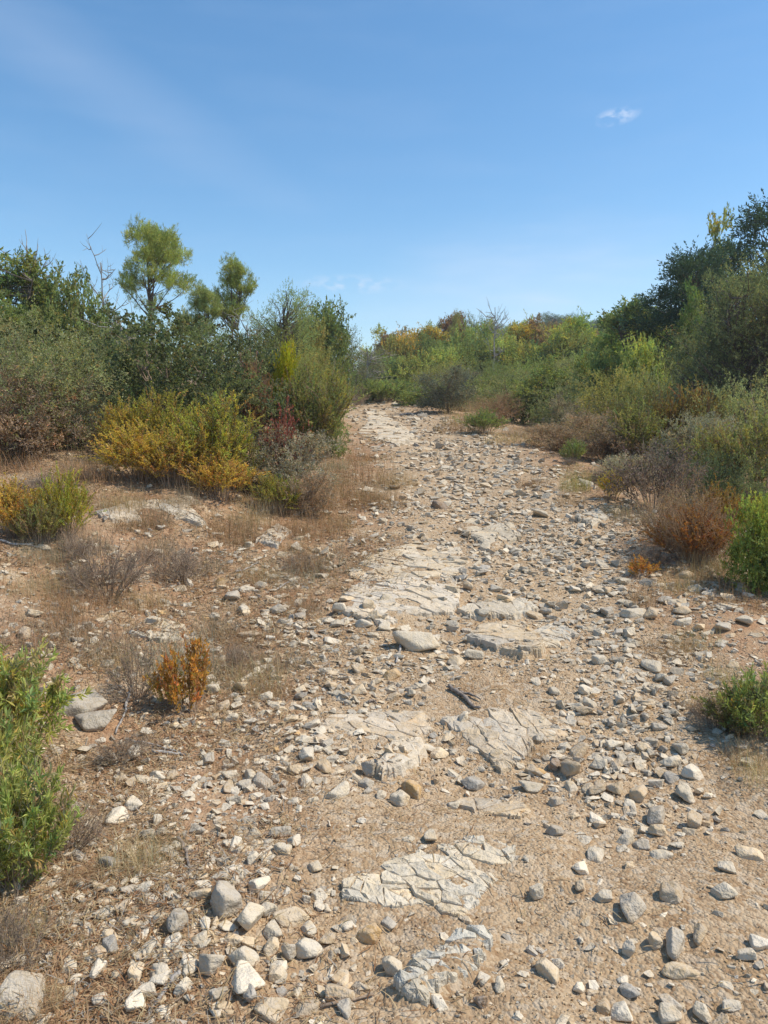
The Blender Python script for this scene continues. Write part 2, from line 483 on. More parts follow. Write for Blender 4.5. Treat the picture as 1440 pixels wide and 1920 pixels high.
def build_outcrop(o, seed):
    r = np.random.default_rng(seed)
    P, s = o['P'], o['size']
    lo, hi = P.min(0), P.max(0)
    cen = P.mean(0)
    root = link(bpy.data.objects.new('bedrock_outcrop', None))
    root.empty_display_size = 0.1
    root.location = (cen[0], cen[1], g1(*cen))
    tag(root, o['label'], 'bedrock', 'bedrock outcrops on the path')
    area = 0.5 * abs(np.dot(P[:, 0], np.roll(P[:, 1], 1)) - np.dot(P[:, 1], np.roll(P[:, 0], 1)))
    n = int(max(1, min(110, area / (s * s * 0.62))))
    seeds, wts = [], []
    tries = 0
    ang = r.uniform(0, 3.14); ca, sa = math.cos(ang), math.sin(ang)
    STR = 0.62                                     # joints run closer together across one direction
    def fw(q): return np.array([q[0] * ca + q[1] * sa, (-q[0] * sa + q[1] * ca) / STR])
    def bw(q): return (q[0] * ca - q[1] * STR * sa, q[0] * sa + q[1] * STR * ca)
    while len(seeds) < n and tries < 6000:
        tries += 1
        q = lo + r.random(2) * (hi - lo)
        if poly_sd(P, np.array([q[0]]), np.array([q[1]]))[0] < s * 0.08: continue
        q = fw(q)
        dd = s * r.uniform(0.35, 1.05)
        if any(math.hypot(q[0] - a[0], q[1] - a[1]) < dd for a in seeds): continue
        seeds.append(q); wts.append((s * r.uniform(0, 0.55)) ** 2)
    for q, wq in zip(seeds, wts):
        poly = [(q[0] - 2 * s, q[1] - 2 * s), (q[0] + 2 * s, q[1] - 2 * s), (q[0] + 2 * s, q[1] + 2 * s), (q[0] - 2 * s, q[1] + 2 * s)]
        for p, wp in zip(seeds, wts):
            if p is q: continue
            dx, dy = p - q
            if dx * dx + dy * dy > (5 * s) ** 2: continue
            poly = clip_poly(poly, dx, dy, dx * (p[0] + q[0]) / 2 + dy * (p[1] + q[1]) / 2 + (wq - wp) / 2)
            if len(poly) < 3: break
        if len(poly) < 3: continue
        poly = [bw(p) for p in poly]; q = np.array(bw(q))
        # densify, then pull points outside the outline back in
        pts = []
        for i in range(len(poly)):
            a, b = np.array(poly[i]), np.array(poly[(i + 1) % len(poly)])
            k = max(1, int(np.linalg.norm(b - a) / (s * 0.28)))
            for j in range(k): pts.append(a + (b - a) * j / k)
        pts = np.array(pts)
        for _ in range(16):
            sd = poly_sd(P, pts[:, 0], pts[:, 1])
            k = sd < 0
            pts[k] = q + (pts[k] - q) * 0.86
        c = pts.mean(0)
        ext = np.linalg.norm(pts - c, axis=1).mean()
        if ext < s * 0.14: continue
        gap = r.uniform(0.0004, 0.0022) + 0.004 * s
        sdq = poly_sd(P, np.array([c[0]]), np.array([c[1]]))[0]
        if sdq < s * 0.35 and r.random() < 0.14 and len(seeds) > 6: continue
        rel = pts - c
        ln = np.linalg.norm(rel, axis=1, keepdims=True)
        rel = rel * np.maximum(ln - gap, ln * 0.5) / ln
        rel += r.normal(0, 0.011 * s, rel.shape)
        m = len(rel)
        tilt = r.normal(0, 0.022, 2); lift = abs(r.normal(0.0, 0.005)) + 0.003 - (0.008 if r.random() < 0.12 else 0)
        bev = (0.003 + 0.014 * s) * (1.8 if o['key'] in 'BD' else 1.0)
        th_ = np.arctan2(rel[:, 1], rel[:, 0]); drop_k = 0.55 + 0.25 * np.sin(th_ + r.uniform(0, 6)) + 0.15 * np.sin(2 * th_ + r.uniform(0, 6)); dome = 0.05 if o['key'] == 'Q' else 0.0
        def zz(rr, dz):
            w = rr + c
            sd_ = poly_sd(P, w[:, 0], w[:, 1])
            dz = dz - (1 - smooth(-0.01, 0.06, sd_)) * o['rise'] * (0.25 if o['key'] in 'GKID' else 0.8) * drop_k + dome * (1 - np.minimum(1, ((rr / ext) ** 2).sum(1)))
            return base_h(w[:, 0], w[:, 1]) + low_noise(w[:, 0], w[:, 1]) + o['rise'] + dz + rr @ tilt
        rings = []
        low = rel * (1 + min(0.35, 0.03 / max(ext, 0.01)) * r.uniform(0.5, 0.9))
        zc = float(base_h(c[0], c[1]) + low_noise(c[0], c[1])) + o['rise']
        rings.append(np.column_stack([low, np.minimum(zz(low, -0.06), zc - 0.05 - o['rise'] * 0.6)]))
        rings.append(np.column_stack([rel, zz(rel, lift - bev * 0.55)]))
        r2 = rel * (1 - min(0.3, bev / max(ext, 1e-3) * 0.75))
        rings.append(np.column_stack([r2, zz(r2, lift + r.normal(0, 0.0025, m))]))
        r3 = rel * 0.5 + r.normal(0, 0.03 * ext, rel.shape)
        rings.append(np.column_stack([r3, zz(r3, lift + r.normal(0.001, 0.0015 + 0.006 * s, m))]))
        V = np.concatenate(rings + [np.array([[0, 0, zc + lift + r.normal(0, 0.003)]])])
        V[:, :2] += c
        V -= np.array(root.location)
        Fq = []
        for a in range(3):
            for i in range(m):
                j = (i + 1) % m
                Fq.append((a * m + i, a * m + j, (a + 1) * m + j, (a + 1) * m + i))
        Ft = [(3 * m + i, 3 * m + (i + 1) % m, 4 * m) for i in range(m)]
        ob = link(bpy.data.objects.new('rock_piece', np_mesh('rock_piece', V, [Fq, Ft], M_STONE, smooth_shade=False)), root)
        k = r.uniform(0.9, 1.12); w = r.uniform(-0.025, 0.03)
        cc = (o['col'][0] * 1.0, o['col'][1] * 0.915, o['col'][2] * 0.78)
        ob.color = (min(cc[0] * k + w, 0.75), cc[1] * k, max(cc[2] * k - w, 0.1), 1)

for i, o in enumerate(OC):
    build_outcrop(o, 100 + i)

# ------------------------------------------------------------------ loose stones
def ico(sub):
    bm = bmesh.new(); bmesh.ops.create_icosphere(bm, subdivisions=sub, radius=1.0)
    V = np.array([v.co for v in bm.verts]); F = np.array([[v.index for v in f.verts] for f in bm.faces])
    E = np.array([[e.verts[0].index, e.verts[1].index] for e in bm.edges]); bm.free()
    return V, F, E
ICO = {k: ico(k) for k in (1, 2, 3, 4)}

def stone_shape(sub, seed, planes=11, flat=0.6):
    """faceted limestone chunk: the common inside of random planes, sampled along an icosphere"""
    r = np.random.default_rng(seed)
    V, F, E = ICO[sub]
    D = nrm(V.copy())
    base = nrm(np.array([[1, .1, .1], [-1, .1, -.1], [.1, 1, .1], [0, -1, .2], [.1, 0, 1], [0, .1, -1.]]) + r.normal(0, 0.33, (6, 3)))
    nn = np.concatenate([base, nrm(r.normal(size=(planes, 3)))])
    dd = np.concatenate([r.uniform(0.42, 0.72, 6), r.uniform(0.5, 0.95, planes)])
    dots = D @ nn.T
    rad = np.where(dots > 1e-3, dd / np.maximum(dots, 1e-3), 9).min(1)
    V = D * np.minimum(rad, 1.25)[:, None]
    if sub >= 4:
        for _ in range(2):
            S = np.zeros_like(V); c = np.zeros(len(V))
            np.add.at(S, E[:, 0], V[E[:, 1]]); np.add.at(S, E[:, 1], V[E[:, 0]])
            np.add.at(c, E[:, 0], 1); np.add.at(c, E[:, 1], 1)
            V = V * 0.7 + 0.3 * S / c[:, None]
        nz = vnoise(V[:, 0] * 3 + 5 * V[:, 2], V[:, 1] * 3 - 4 * V[:, 2], seed) * 0.03 + vnoise(V[:, 0] * 9 + 7 * V[:, 2], V[:, 1] * 9, seed + 1) * 0.014
        V = V * (1 + nz)[:, None]
    V -= (V.max(0) + V.min(0)) / 2
    V /= np.abs(V[:, :2]).max()
    V *= np.array([1, r.uniform(0.72, 0.95), flat * r.uniform(0.85, 1.15)])
    return V, F

def hull_shape(seed, n, flat=0.55):
    r = np.random.default_rng(seed)
    p = nrm(r.normal(size=(n, 3))) * r.uniform(0.75, 1.1, (n, 1)); p = np.sign(p) * np.abs(p) ** 0.8
    bm = bmesh.new()
    for q in p * np.array([1, r.uniform(0.6, 0.9), flat * r.uniform(0.8, 1.3)]): bm.verts.new(q)
    res = bmesh.ops.convex_hull(bm, input=bm.verts)
    dead = [v for v in bm.verts if not v.link_faces]
    bmesh.ops.delete(bm, geom=dead, context='VERTS')
    bmesh.ops.triangulate(bm, faces=bm.faces)
    bm.verts.index_update()
    V = np.array([v.co for v in bm.verts]); F = np.array([[v.index for v in f.verts] for f in bm.faces]); bm.free()
    V -= (V.max(0) + V.min(0)) / 2; V /= np.abs(V[:, :2]).max()
    return V, F

HERO = []
for i in range(26):
    V, F = stone_shape(4, 500 + i, planes=4 + i % 5, flat=[0.62, 0.5, 0.78, 0.36][i % 4])
    HERO.append((np_mesh('stone', V, F, M_STONE, smooth_shade=True), -V[:, 2].min(), V[:, 2].max() - V[:, 2].min()))

PAL = {'w': (0.68, 0.575, 0.425), 'g': (0.46, 0.385, 0.285), 'l': (0.585, 0.485, 0.345), 'c': (0.62, 0.475, 0.30), 't': (0.51, 0.38, 0.235),
       'o': (0.57, 0.37, 0.17), 'b': (0.26, 0.18, 0.115), 's': (0.40, 0.35, 0.28)}
PNAME = {'w': 'whitish', 'g': 'grey', 'l': 'pale grey', 'c': 'cream', 't': 'tan', 'o': 'ochre', 'b': 'brown', 's': 'slate grey'}

# (x, y of the stone's middle in the photograph, width, height in pixels, colour, label or None)
ST = [
 (50,1870,130,40,'g','smooth grey bedrock hump in the bottom left corner'),
 (160,1302,100,52,'g','squared grey boulder beside the green leafy plant on left bank'),(178,1336,84,40,'g','blocky grey boulder in front of the squared one on left bank'),
 (422,1700,60,76,'g','largest grey boulder, upright, in the rock pile at lower left'),
 (328,1745,54,56,'g','dark-sided grey boulder at the left of the rock pile'),
 (470,1728,58,66,'l','pale grey pointed boulder right of the largest upright one'),
 (300,1737,28,28,'l',None),(375,1698,42,26,'c',None),(487,1665,44,34,'w',None),(545,1718,66,36,'c','long cream stone at the right of the rock pile'),
 (503,1712,32,34,'l',None),(512,1754,56,30,'l',None),(460,1795,56,54,'l','steep-faced pale grey stone in the middle of rock pile'),
 (510,1782,36,36,'c',None),(542,1787,28,48,'g',None),(577,1775,56,50,'w','white angular stone at the rock pile beside bare sand'),
 (395,1812,46,60,'g','tall blocky grey stone in the front of rock pile'),(465,1842,92,40,'w','widest flat white slab in the front of rock pile'),
 (257,1825,36,42,'c',None),(185,1820,42,30,'w',None),(347,1852,36,38,'l',None),(252,1875,60,36,'w',None),(277,1857,38,30,'l',None),
 (410,1867,36,28,'g',None),(470,1875,30,40,'s',None),(507,1897,76,32,'c','long cream stone touching the bottom edge'),(572,1895,56,34,'t','tan block stone at the bottom edge'),
 (637,1860,56,56,'t','triangular tan stone standing alone left of the knuckled outcrop'),(692,1750,46,48,'o','ochre broken stone just below the cracked white slab'),
 (220,1520,58,30,'w','whitest long stone in front of the brown twigs at left'),(250,1502,46,22,'w',None),(295,1530,28,26,'l',None),(277,1557,28,32,'l',None),
 (202,1615,38,34,'s','slate grey cube stone near the green leafy plant'),(207,1682,22,22,'l',None),(525,1560,44,36,'g','smooth grey stone at the edge of bare sand, left of centre'),
 (552,1585,36,28,'l',None),(532,1605,38,26,'l',None),(475,1622,28,26,'w',None),(410,1657,38,22,'g',None),(475,1562,38,26,'l',None),
 (610,1427,36,30,'t',None),(632,1482,52,30,'l',None),(692,1430,34,38,'g',None),(687,1460,34,26,'g',None),(575,1685,20,28,'l',None),(575,1412,50,26,'w',None),
 (750,1485,40,36,'l','pale split stone leaning on the ochre stone below the humped block'),(772,1465,46,42,'o','ochre-faced stone below the humped bedrock block'),(715,1482,26,24,'l',None),
 (1040,1555,33,32,'s','small slate grey stone alone on bare sand'),(1185,1712,58,52,'g','large grey faceted stone on sand at right, casting a dark shadow'),
 (1357,1685,42,38,'l','pale round stone alone near the right edge'),(1255,1692,46,36,'t','tan stone with yellowish face on right-hand sand'),
 (1267,1780,58,56,'g','largest grey stone of the trio at lower right'),(1227,1772,30,38,'c','narrow cream stone at the left of the lower right trio'),(1312,1772,44,34,'t','tan stone at the right of the lower right trio'),
 (1180,1785,26,42,'l',None),(1027,1825,52,48,'c','beige block with flat top right of the knuckled outcrop'),(1005,1675,28,36,'l',None),(1087,1630,48,24,'w',None),(1087,1670,28,28,'c',None),
 (1135,1692,42,26,'l',None),(1275,1827,72,30,'c','flat cream stone below the lower right trio'),(1130,1890,40,30,'t',None),(1165,1902,46,34,'w',None),(1255,1907,40,40,'l',None),(1317,1900,36,34,'l',None),
 (737,1815,46,40,'l','rounded pale stone left of the knuckled outcrop'),(900,1895,27,32,'b','small dark brown block stone at the bottom edge'),(1405,1595,50,28,'c',None),(1362,1630,38,26,'l',None),(1427,1780,44,30,'w',None),
 (1070,1432,62,40,'t','big tan boulder in the cluster right of the broken shelf'),(1085,1402,44,28,'t',None),(1122,1430,34,28,'l',None),(1040,1425,24,26,'b',None),
 (1197,1472,52,38,'t','peaked tan boulder on the right of the path'),(1155,1472,40,28,'t',None),(1230,1515,52,44,'g','grey rough boulder below the peaked tan boulder'),(1235,1547,32,32,'c',None),
 (1302,1527,33,42,'t','upright tan block right of the rough grey boulder'),(1287,1475,42,38,'l',None),(1172,1560,38,26,'l',None),(1207,1570,42,22,'g',None),(1322,1520,24,24,'t',None),
 (805,1572,40,20,'l',None),(995,1465,48,20,'l',None),(1072,1467,30,18,'l',None),(1040,1492,26,22,'g',None),
 (780,1200,88,56,'l','large tilted wedge stone in mid path left of the undercut slab'),(735,1260,30,30,'o',None),(887,1235,38,28,'l',None),(855,1242,36,26,'c',None),(1122,1242,34,24,'l',None),
 (1222,1245,44,20,'l',None),(1237,1267,36,20,'l',None),(1257,1272,30,20,'g',None),(1185,1145,50,28,'l',None),(1220,1148,42,24,'t',None),(1137,1142,28,22,'g',None),(1025,1140,26,20,'g',None),(1002,1147,32,20,'t',None),
 (880,1102,26,22,'t',None),(912,1020,36,20,'l',None),(825,947,34,20,'b','dark brown tilted stone high on the path'),(1290,1070,42,20,'c',None),(1090,1012,30,16,'t',None),
 (1015,960,42,16,'l',None),(1355,1177,42,20,'g',None),(1395,1167,42,24,'l',None),(1162,1320,34,20,'l',None),(1040,1300,24,22,'l',None),(1115,1200,26,22,'l',None),(1105,1325,30,16,'l',None),(1235,1360,28,22,'g',None),
 (435,1110,46,24,'g','grey blocky stone beside the pale stick on left slope'),(522,1140,30,24,'g',None),(450,1282,42,26,'c','cream triangular stone right of the orange plant'),(637,1147,30,22,'w',None),(50,1190,30,28,'t',None),(470,1185,40,14,'t',None),
 (432,1342,28,20,'l',None),(190,882,26,16,'w',None),(150,1400,22,18,'l',None),(670,1250,32,28,'t',None),(675,1296,34,24,'c',None),(467,1010,28,16,'l',None),(85,1025,24,14,'l',None),(625,1200,42,12,'w',None),(507,1197,18,15,'w',None),
 (350,940,22,12,'w',None),(280,912,16,10,'l',None),(1180,935,26,14,'l',None),(1100,905,34,20,'l',None),(1240,1000,34,18,'g',None),(1150,873,24,16,'b',None),(930,1105,24,18,'g',None),(1010,1385,30,20,'g',None),
 (65,1158,36,16,'c',None),(300,1268,22,16,'l',None),(400,1290,28,24,'l',None),(560,1130,24,14,'l',None),(735,1305,26,18,'t',None),(800,1290,24,18,'t',None),(770,1300,20,22,'l',None),(850,1500,26,16,'l',None),
]

LM = [('cracked white slab', 790, 1655), ('forked branch', 872, 1312), ('orange plant', 345, 1290), ('green leafy plant', 40, 1470), ('knuckled outcrop', 815, 1860),
      ('undercut slab', 950, 1210), ('tilted wedge stone', 780, 1200), ('right-edge green bush', 1410, 1320), ('yellow shrubs', 330, 900),
      ('wide fractured ledge', 745, 1130), ('dark-fronted step', 915, 1000), ('tawny thicket', 1300, 1010), ('rock pile', 440, 1770), ('peaked tan boulder', 1197, 1472),
      ('trio at lower right', 1267, 1785), ('squared grey boulder', 160, 1315), ('pale driftwood stick', 232, 1325), ('humped block', 750, 1425), ('yellow tuft', 1148, 910), ('smooth bedrock hump', 55, 1868)]
def place_phrase(px, py, LM):
    best = min(LM, key=lambda q: math.hypot(px - q[1], (py - q[2]) * 1.4))
    dx, dy = px - best[1], (py - best[2]) * 1.4
    if abs(dx) > abs(dy): rel = 'right of' if dx > 0 else 'left of'
    else: rel = 'below' if dy > 0 else 'above'
    return rel, best[0], math.hypot(dx, dy)
ORD = ['nearest', 'second nearest', 'third nearest', 'fourth nearest', 'fifth nearest', 'sixth nearest', 'seventh nearest', 'eighth nearest', 'ninth nearest', 'tenth nearest',
       'eleventh nearest', 'twelfth nearest', 'thirteenth nearest', 'fourteenth nearest', 'fifteenth nearest']
LM2 = LM + [('tall pine', 298, 480), ('slim pine', 440, 540), ('feathery pale tree', 535, 580), ('orange autumn tree', 1000, 630), ('lime-green tree', 1075, 640), ('conifer spire', 853, 610), ('tallest conifer', 1420, 470),
      ('dark oak bush', 330, 700), ('white log', 766, 776), ('rounded green bush', 1010, 740), ('withered bush', 1225, 890), ('wide grey-green bush', 70, 720), ('pale dead tree', 925, 620), ('grey cushion bush', 540, 860)]
def auto_labels(items, LM=LM):
    """items: (obj, px, py, words) -> a label each that names size, colour and the nearest landmark"""
    groups = {}
    for it in items:
        rel, lm, dist = place_phrase(it[1], it[2], LM)
        groups.setdefault((it[3], rel, lm), []).append((dist, it[0]))
    for (words, rel, lm), lst in groups.items():
        lst.sort(key=lambda q: q[0])
        for i, (_, ob) in enumerate(lst):
            if len(lst) == 1: ob['label'] = f'{words} {rel} the {lm}'
            elif i < len(ORD): ob['label'] = f'{words} {rel} the {lm}, {ORD[i]} to it'
            else: ob['label'] = f'{words} {rel} the {lm}, among the farthest from it'

stone_items = []
def put_stone(x, y, w, h, ck, lab, seed, px=None, py=None):
    """w, h in metres"""
    r = random.Random(seed)
    want = min(1.0, max(0.35, h / w))
    cands = sorted(range(len(HERO)), key=lambda i: abs(HERO[i][2] / 2 - want) + r.uniform(0, 0.25))
    me_, below, tall = HERO[cands[0]]
    ob = bpy.data.objects.new('stone', me_)
    link(ob)
    s = w / 2
    sz = min(max(h / tall, s * 0.55), s * 1.35)
    ob.scale = (s, s * r.uniform(0.85, 1.1), sz)
    ob.rotation_euler = (r.uniform(-0.22, 0.22), r.uniform(-0.22, 0.22), r.uniform(0, 6.28))
    ob.location = (x, y, g1(x, y) + sz * below * r.uniform(0.35, 0.7))
    c = PAL[ck]; k = r.uniform(0.88, 1.12)
    ob.color = (c[0] * k, c[1] * k, c[2] * k, 1)
    ob['category'] = 'stone'; ob['group'] = 'loose stones on the path'
    if lab: ob['label'] = lab
    else:
        size = 'large' if w > 0.15 else ('fist-sized' if w > 0.085 else 'small')
        form = 'flat ' if h < 0.5 * w else ''
        stone_items.append((ob, px, py, f'{size} {form}{PNAME[ck]} stone'))
    return ob

hand_xy = []
for i, (px, py, w, h, ck, lab) in enumerate(ST):
    p = hit(px, py + h * 0.30)
    dep = to_px(np.array([p[0], p[1], base_h(*p)]))[2]
    wm = w * dep / FPX
    hm = h * dep / FPX * 0.80
    put_stone(p[0], p[1], wm, hm, ck, lab, i, px, py)
    hand_xy.append((p[0], p[1], wm / 2))
hand_xy = np.array(hand_xy)

# scattered stones: density follows the patches of the photograph's ground
BLOB = [(400,1790,270,130,2.6),(300,1600,190,110,1.3),(440,1440,260,120,0.9),(1150,1290,150,230,2.6),(960,1070,240,110,1.6),(880,900,130,90,2.2),(1080,1000,150,80,1.5),(650,1390,160,90,1.2),
        (680,1270,120,60,1.4),(1230,1540,130,60,1.0),(860,1240,120,50,1.0),(330,1180,300,60,0.7),(720,1200,90,60,1.2),(450,1640,140,120,1.4),(1100,1720,200,70,0.5),(760,790,130,40,1.5),
        (760,1510,260,42,-0.95),(930,1310,200,34,-0.75),(1130,1640,260,60,-0.5),(1380,1700,140,160,-0.5),(610,1590,120,40,-0.9),(930,1560,240,30,-0.7),(800,1760,230,60,-0.4),(1000,1110,120,25,-0.5),(330,1400,260,130,1.7),(190,1660,170,130,2.0),(540,1250,220,100,1.3),(300,1070,280,70,1.0),(560,1500,120,120,1.2),(1330,1250,130,150,0.9)]
def density(x, y):
    z = base_h(x, y); px, py, _ = to_px(np.stack([x, y, z], -1))
    d = np.full(x.shape, 0.9)
    d *= 0.30 + 1.35 * smooth(-0.35, 0.55, fbm(x * 1.5, y * 1.5, 77, 3))
    add = np.zeros(x.shape); cut = np.ones(x.shape)
    for bx, by, rx, ry, a in BLOB:
        q = np.exp(-((px - bx) / rx) ** 2 - ((py - by) / ry) ** 2)
        if a > 0: add += a * q
        else: cut *= 1 + a * np.minimum(1, q * 1.3)
    u = path_u(x, y)
    d = (d + 0.8 * add) * cut
    d *= 1 - 0.55 * smooth(2.0, 3.6, np.abs(u - 0.2)) * smooth(4, 7, y)
    _, mask = rock_in(x, y)
    d *= 1 - 0.72 * mask
    return d

r = np.random.default_rng(42)
cand = []
for y0, y1, per, smin, smax, al in ((1.5, 3.2, 1150, 0.012, 0.07, 1.3), (3.2, 5.2, 800, 0.016, 0.10, 1.35), (5.2, 9, 430, 0.024, 0.14, 1.4), (9, 16, 160, 0.040, 0.18, 1.5), (16, 34, 36, 0.07, 0.26, 1.6)):
    hw = y1 * 0.5 + 0.9
    n = int(per * (y1 - y0) * 2 * hw)
    x = r.uniform(-hw, hw, n); y = r.uniform(y0, y1, n)
    k = (np.abs(x) < y * 0.5 + 0.9) & (r.random(n) < density(x, y) / 3.0)
    if y0 >= 9:
        u = path_u(x, y); k &= r.random(n) < 1 - 0.9 * smooth(0.9, 2.0, np.abs(u - 0.1))
    x, y = x[k], y[k]
    uu = r.random(len(x))
    a = al
    s = (smin ** -a + uu * (smax ** -a - smin ** -a)) ** (-1 / a)
    cand.append(np.stack([x, y, s], 1))
# rubble drifts: (x, y, spread x, spread y in photograph pixels, count, smallest, largest in metres)
for bx, by, rx, ry, nn_, s0_, s1_ in ((400,1790,210,95,330,0.022,0.075),(270,1560,120,60,120,0.02,0.06),(470,1600,80,60,110,0.022,0.065),(180,1690,130,80,170,0.018,0.05),(350,1440,200,70,240,0.022,0.06),(620,1420,90,40,90,0.03,0.075),
        (1150,1300,100,150,480,0.024,0.085),(960,1060,180,70,480,0.026,0.09),(880,910,80,60,260,0.035,0.10),(690,1270,90,50,130,0.03,0.085),(1230,1530,90,50,90,0.025,0.07),(860,1240,90,30,80,0.03,0.08),(560,1200,120,60,160,0.03,0.08),(1120,1430,90,40,90,0.03,0.08),(1080,1010,110,50,220,0.03,0.095),(250,1130,220,60,260,0.024,0.07),(130,1250,120,50,120,0.02,0.06),(520,1080,90,60,140,0.03,0.08),(760,800,70,30,200,0.06,0.16),(1330,1180,90,90,160,0.025,0.08)):
    qs = np.array([hit(r.normal(bx, rx * 0.7), min(1990, r.normal(by, ry * 0.7))) for _ in range(nn_)])
    cand.append(np.column_stack([qs, s0_ * (s1_ / s0_) ** (r.random(nn_) ** 1.5)]))
cand = np.concatenate(cand)
dist = np.hypot(cand[:, None, 0] - hand_xy[None, :, 0], cand[:, None, 1] - hand_xy[None, :, 1])
if dist is not None:
    cand = cand[(dist > hand_xy[None, :, 2] * 0.85 + cand[:, 2:3] * 0.4).all(1)]
px, py, dep = to_px(np.stack([cand[:, 0], cand[:, 1], base_h(cand[:, 0], cand[:, 1])], 1))
proj = cand[:, 2] * FPX / dep
inside = (px > 5) & (px < 1435) & (py < 1915)
rank = np.argsort(-(proj * inside))
n_ind = 300 - len(ST)
pk = list('wlglcttgso'); pw = np.array([.20, .25, .14, .1, .12, .08, .04, .03, .03, .01]); pw /= pw.sum()
cols = r.choice(len(pk), len(cand), p=pw)
for j, i in enumerate(rank[:n_ind]):
    w = cand[i, 2]
    put_stone(cand[i, 0], cand[i, 1], w, w * r.uniform(0.28, 0.62), pk[cols[i]], None, 1000 + j, px[i], py[i])
auto_labels(stone_items)
print('individual stones', len(ST) + n_ind, 'scatter', len(cand))

def scatter_mesh(name, pos, size, colr, shapes, mat, sink=(0.4, 0.88), flatrot=0.35, rr=None, group=None):
    """joins many small stones into one mesh"""
    rr = rr or np.random.default_rng(5)
    Vs, Fs, Ts, off = [], [], [], 0
    which = rr.integers(0, len(shapes), len(pos))
    for k, (SV, SF) in enumerate(shapes):
        idx = np.nonzero(which == k)[0]
        if not len(idx): continue
        n = len(idx)
        a = rr.uniform(0, 6.283, n); tx = rr.normal(0, flatrot * 0.5, n); ty = rr.normal(0, flatrot * 0.5, n)
        S = size[idx] / 2
        sc = np.stack([S, S * rr.uniform(0.7, 1.05, n), S * rr.uniform(0.7, 1.1, n)], 1)
        v = SV[None] * sc[:, None, :]
        # tilt then spin
        y_, z_ = v[..., 1] * np.cos(tx)[:, None] - v[..., 2] * np.sin(tx)[:, None], v[..., 1] * np.sin(tx)[:, None] + v[..., 2] * np.cos(tx)[:, None]
        x_, z2 = v[..., 0] * np.cos(ty)[:, None] + z_ * np.sin(ty)[:, None], -v[..., 0] * np.sin(ty)[:, None] + z_ * np.cos(ty)[:, None]
        xx = x_ * np.cos(a)[:, None] - y_ * np.sin(a)[:, None]; yy = x_ * np.sin(a)[:, None] + y_ * np.cos(a)[:, None]
        zlow = -z2.min(1) * rr.uniform(1 - sink[1], 1 - sink[0], n)
        vv = np.stack([xx + pos[idx, 0][:, None], yy + pos[idx, 1][:, None], z2 + (pos[idx, 2] + zlow)[:, None]], -1)
        Vs.append(vv.reshape(-1, 3)); m = SV.shape[0]
        Fs.append((SF[None] + (np.arange(n) * m)[:, None, None] + off).reshape(-1, 3)); off += n * m
        Ts.append(np.repeat(colr[idx], m, 0))
    return np.concatenate(Vs), np.concatenate(Fs), np.concatenate(Ts)

rest = rank[n_ind:]
cpal = np.array([PAL[k] for k in pk])
def stone_cols(n, rr, dark=0.0):
    c = cpal[rr.choice(len(pk), n, p=pw)] * rr.uniform(0.82, 1.12, (n, 1))
    k = rr.random(n) < dark
    c[k] = np.array([0.17, 0.105, 0.065]) * rr.uniform(0.7, 1.3, (k.sum(), 1))
    return c
pos = np.column_stack([cand[rest, :2], G(cand[rest, 0], cand[rest, 1])])
big = proj[rest] > 11
sh2 = [hull_shape(900 + i, 10 + i % 5, [0.42, 0.28, 0.55][i % 3]) for i in range(18)]
sh1 = [hull_shape(950 + i, 8 + i % 3, [0.42, 0.28, 0.55][i % 3]) for i in range(14)]
parts = []
for sel, shp in ((big, sh2), (~big, sh1)):
    parts.append(scatter_mesh('s', pos[sel], cand[rest, 2][sel], stone_cols(sel.sum(), r), shp, None, rr=r))
off = len(parts[0][0])
V = np.concatenate([p[0] for p in parts]); F = np.concatenate([parts[0][1], parts[1][1] + off]); T = np.concatenate([p[2] for p in parts])
o = link(bpy.data.objects.new('loose_stones', np_mesh('loose_stones', V, F, M_STONES, T)))
tag(o, 'countless small pale limestone fragments strewn over the track', 'stones', None, 'stuff')

# gravel
OV = np.array([[1, 0, 0], [-1, 0.1, 0], [0.1, 0.9, 0.05], [0, -0.85, 0], [0.15, 0, 0.6], [0, 0.1, -0.6]])
OF = np.array([[0, 2, 4], [2, 1, 4], [1, 3, 4], [3, 0, 4], [2, 0, 5], [1, 2, 5], [3, 1, 5], [0, 3, 5]])
rg = np.random.default_rng(9)
gs = [(OV * (1 + rg.normal(0, 0.18, OV.shape)), OF) for _ in range(12)]
pp = []
for y0, y1, n, a, b in ((1.4, 3.0, 36000, 0.004, 0.013), (3.0, 5.0, 36000, 0.006, 0.018), (5.0, 9.0, 20000, 0.010, 0.028)):
    hw = y1 * 0.5 + 0.7
    x = rg.uniform(-hw, hw, n); y = rg.uniform(y0, y1, n)
    d = np.clip(0.35 + 0.30 * density(x, y), 0, 1) * (0.5 + 0.5 * smooth(-0.4, 0.4, fbm(x * 2, y * 2, 55, 3)))
    k = (np.abs(x) < y * 0.5 + 0.7) & (rg.random(n) < d)
    s = a * (b / a) ** (rg.random(n) ** 1.6)
    pp.append(np.stack([x, y, s], 1)[k])
pp = np.concatenate(pp)
V, F, T = scatter_mesh('gravel', np.column_stack([pp[:, :2], G(pp[:, 0], pp[:, 1])]), pp[:, 2], stone_cols(len(pp), rg, 0.14) * np.array([0.90, 0.78, 0.62]), gs, None, sink=(0.1, 0.7), flatrot=1.0, rr=rg)
o = link(bpy.data.objects.new('gravel', np_mesh('gravel', V, F, M_STONES, T)))
tag(o, 'fine tan and grey gravel spread over the sandy track', 'gravel', None, 'stuff')
print('gravel', len(pp))
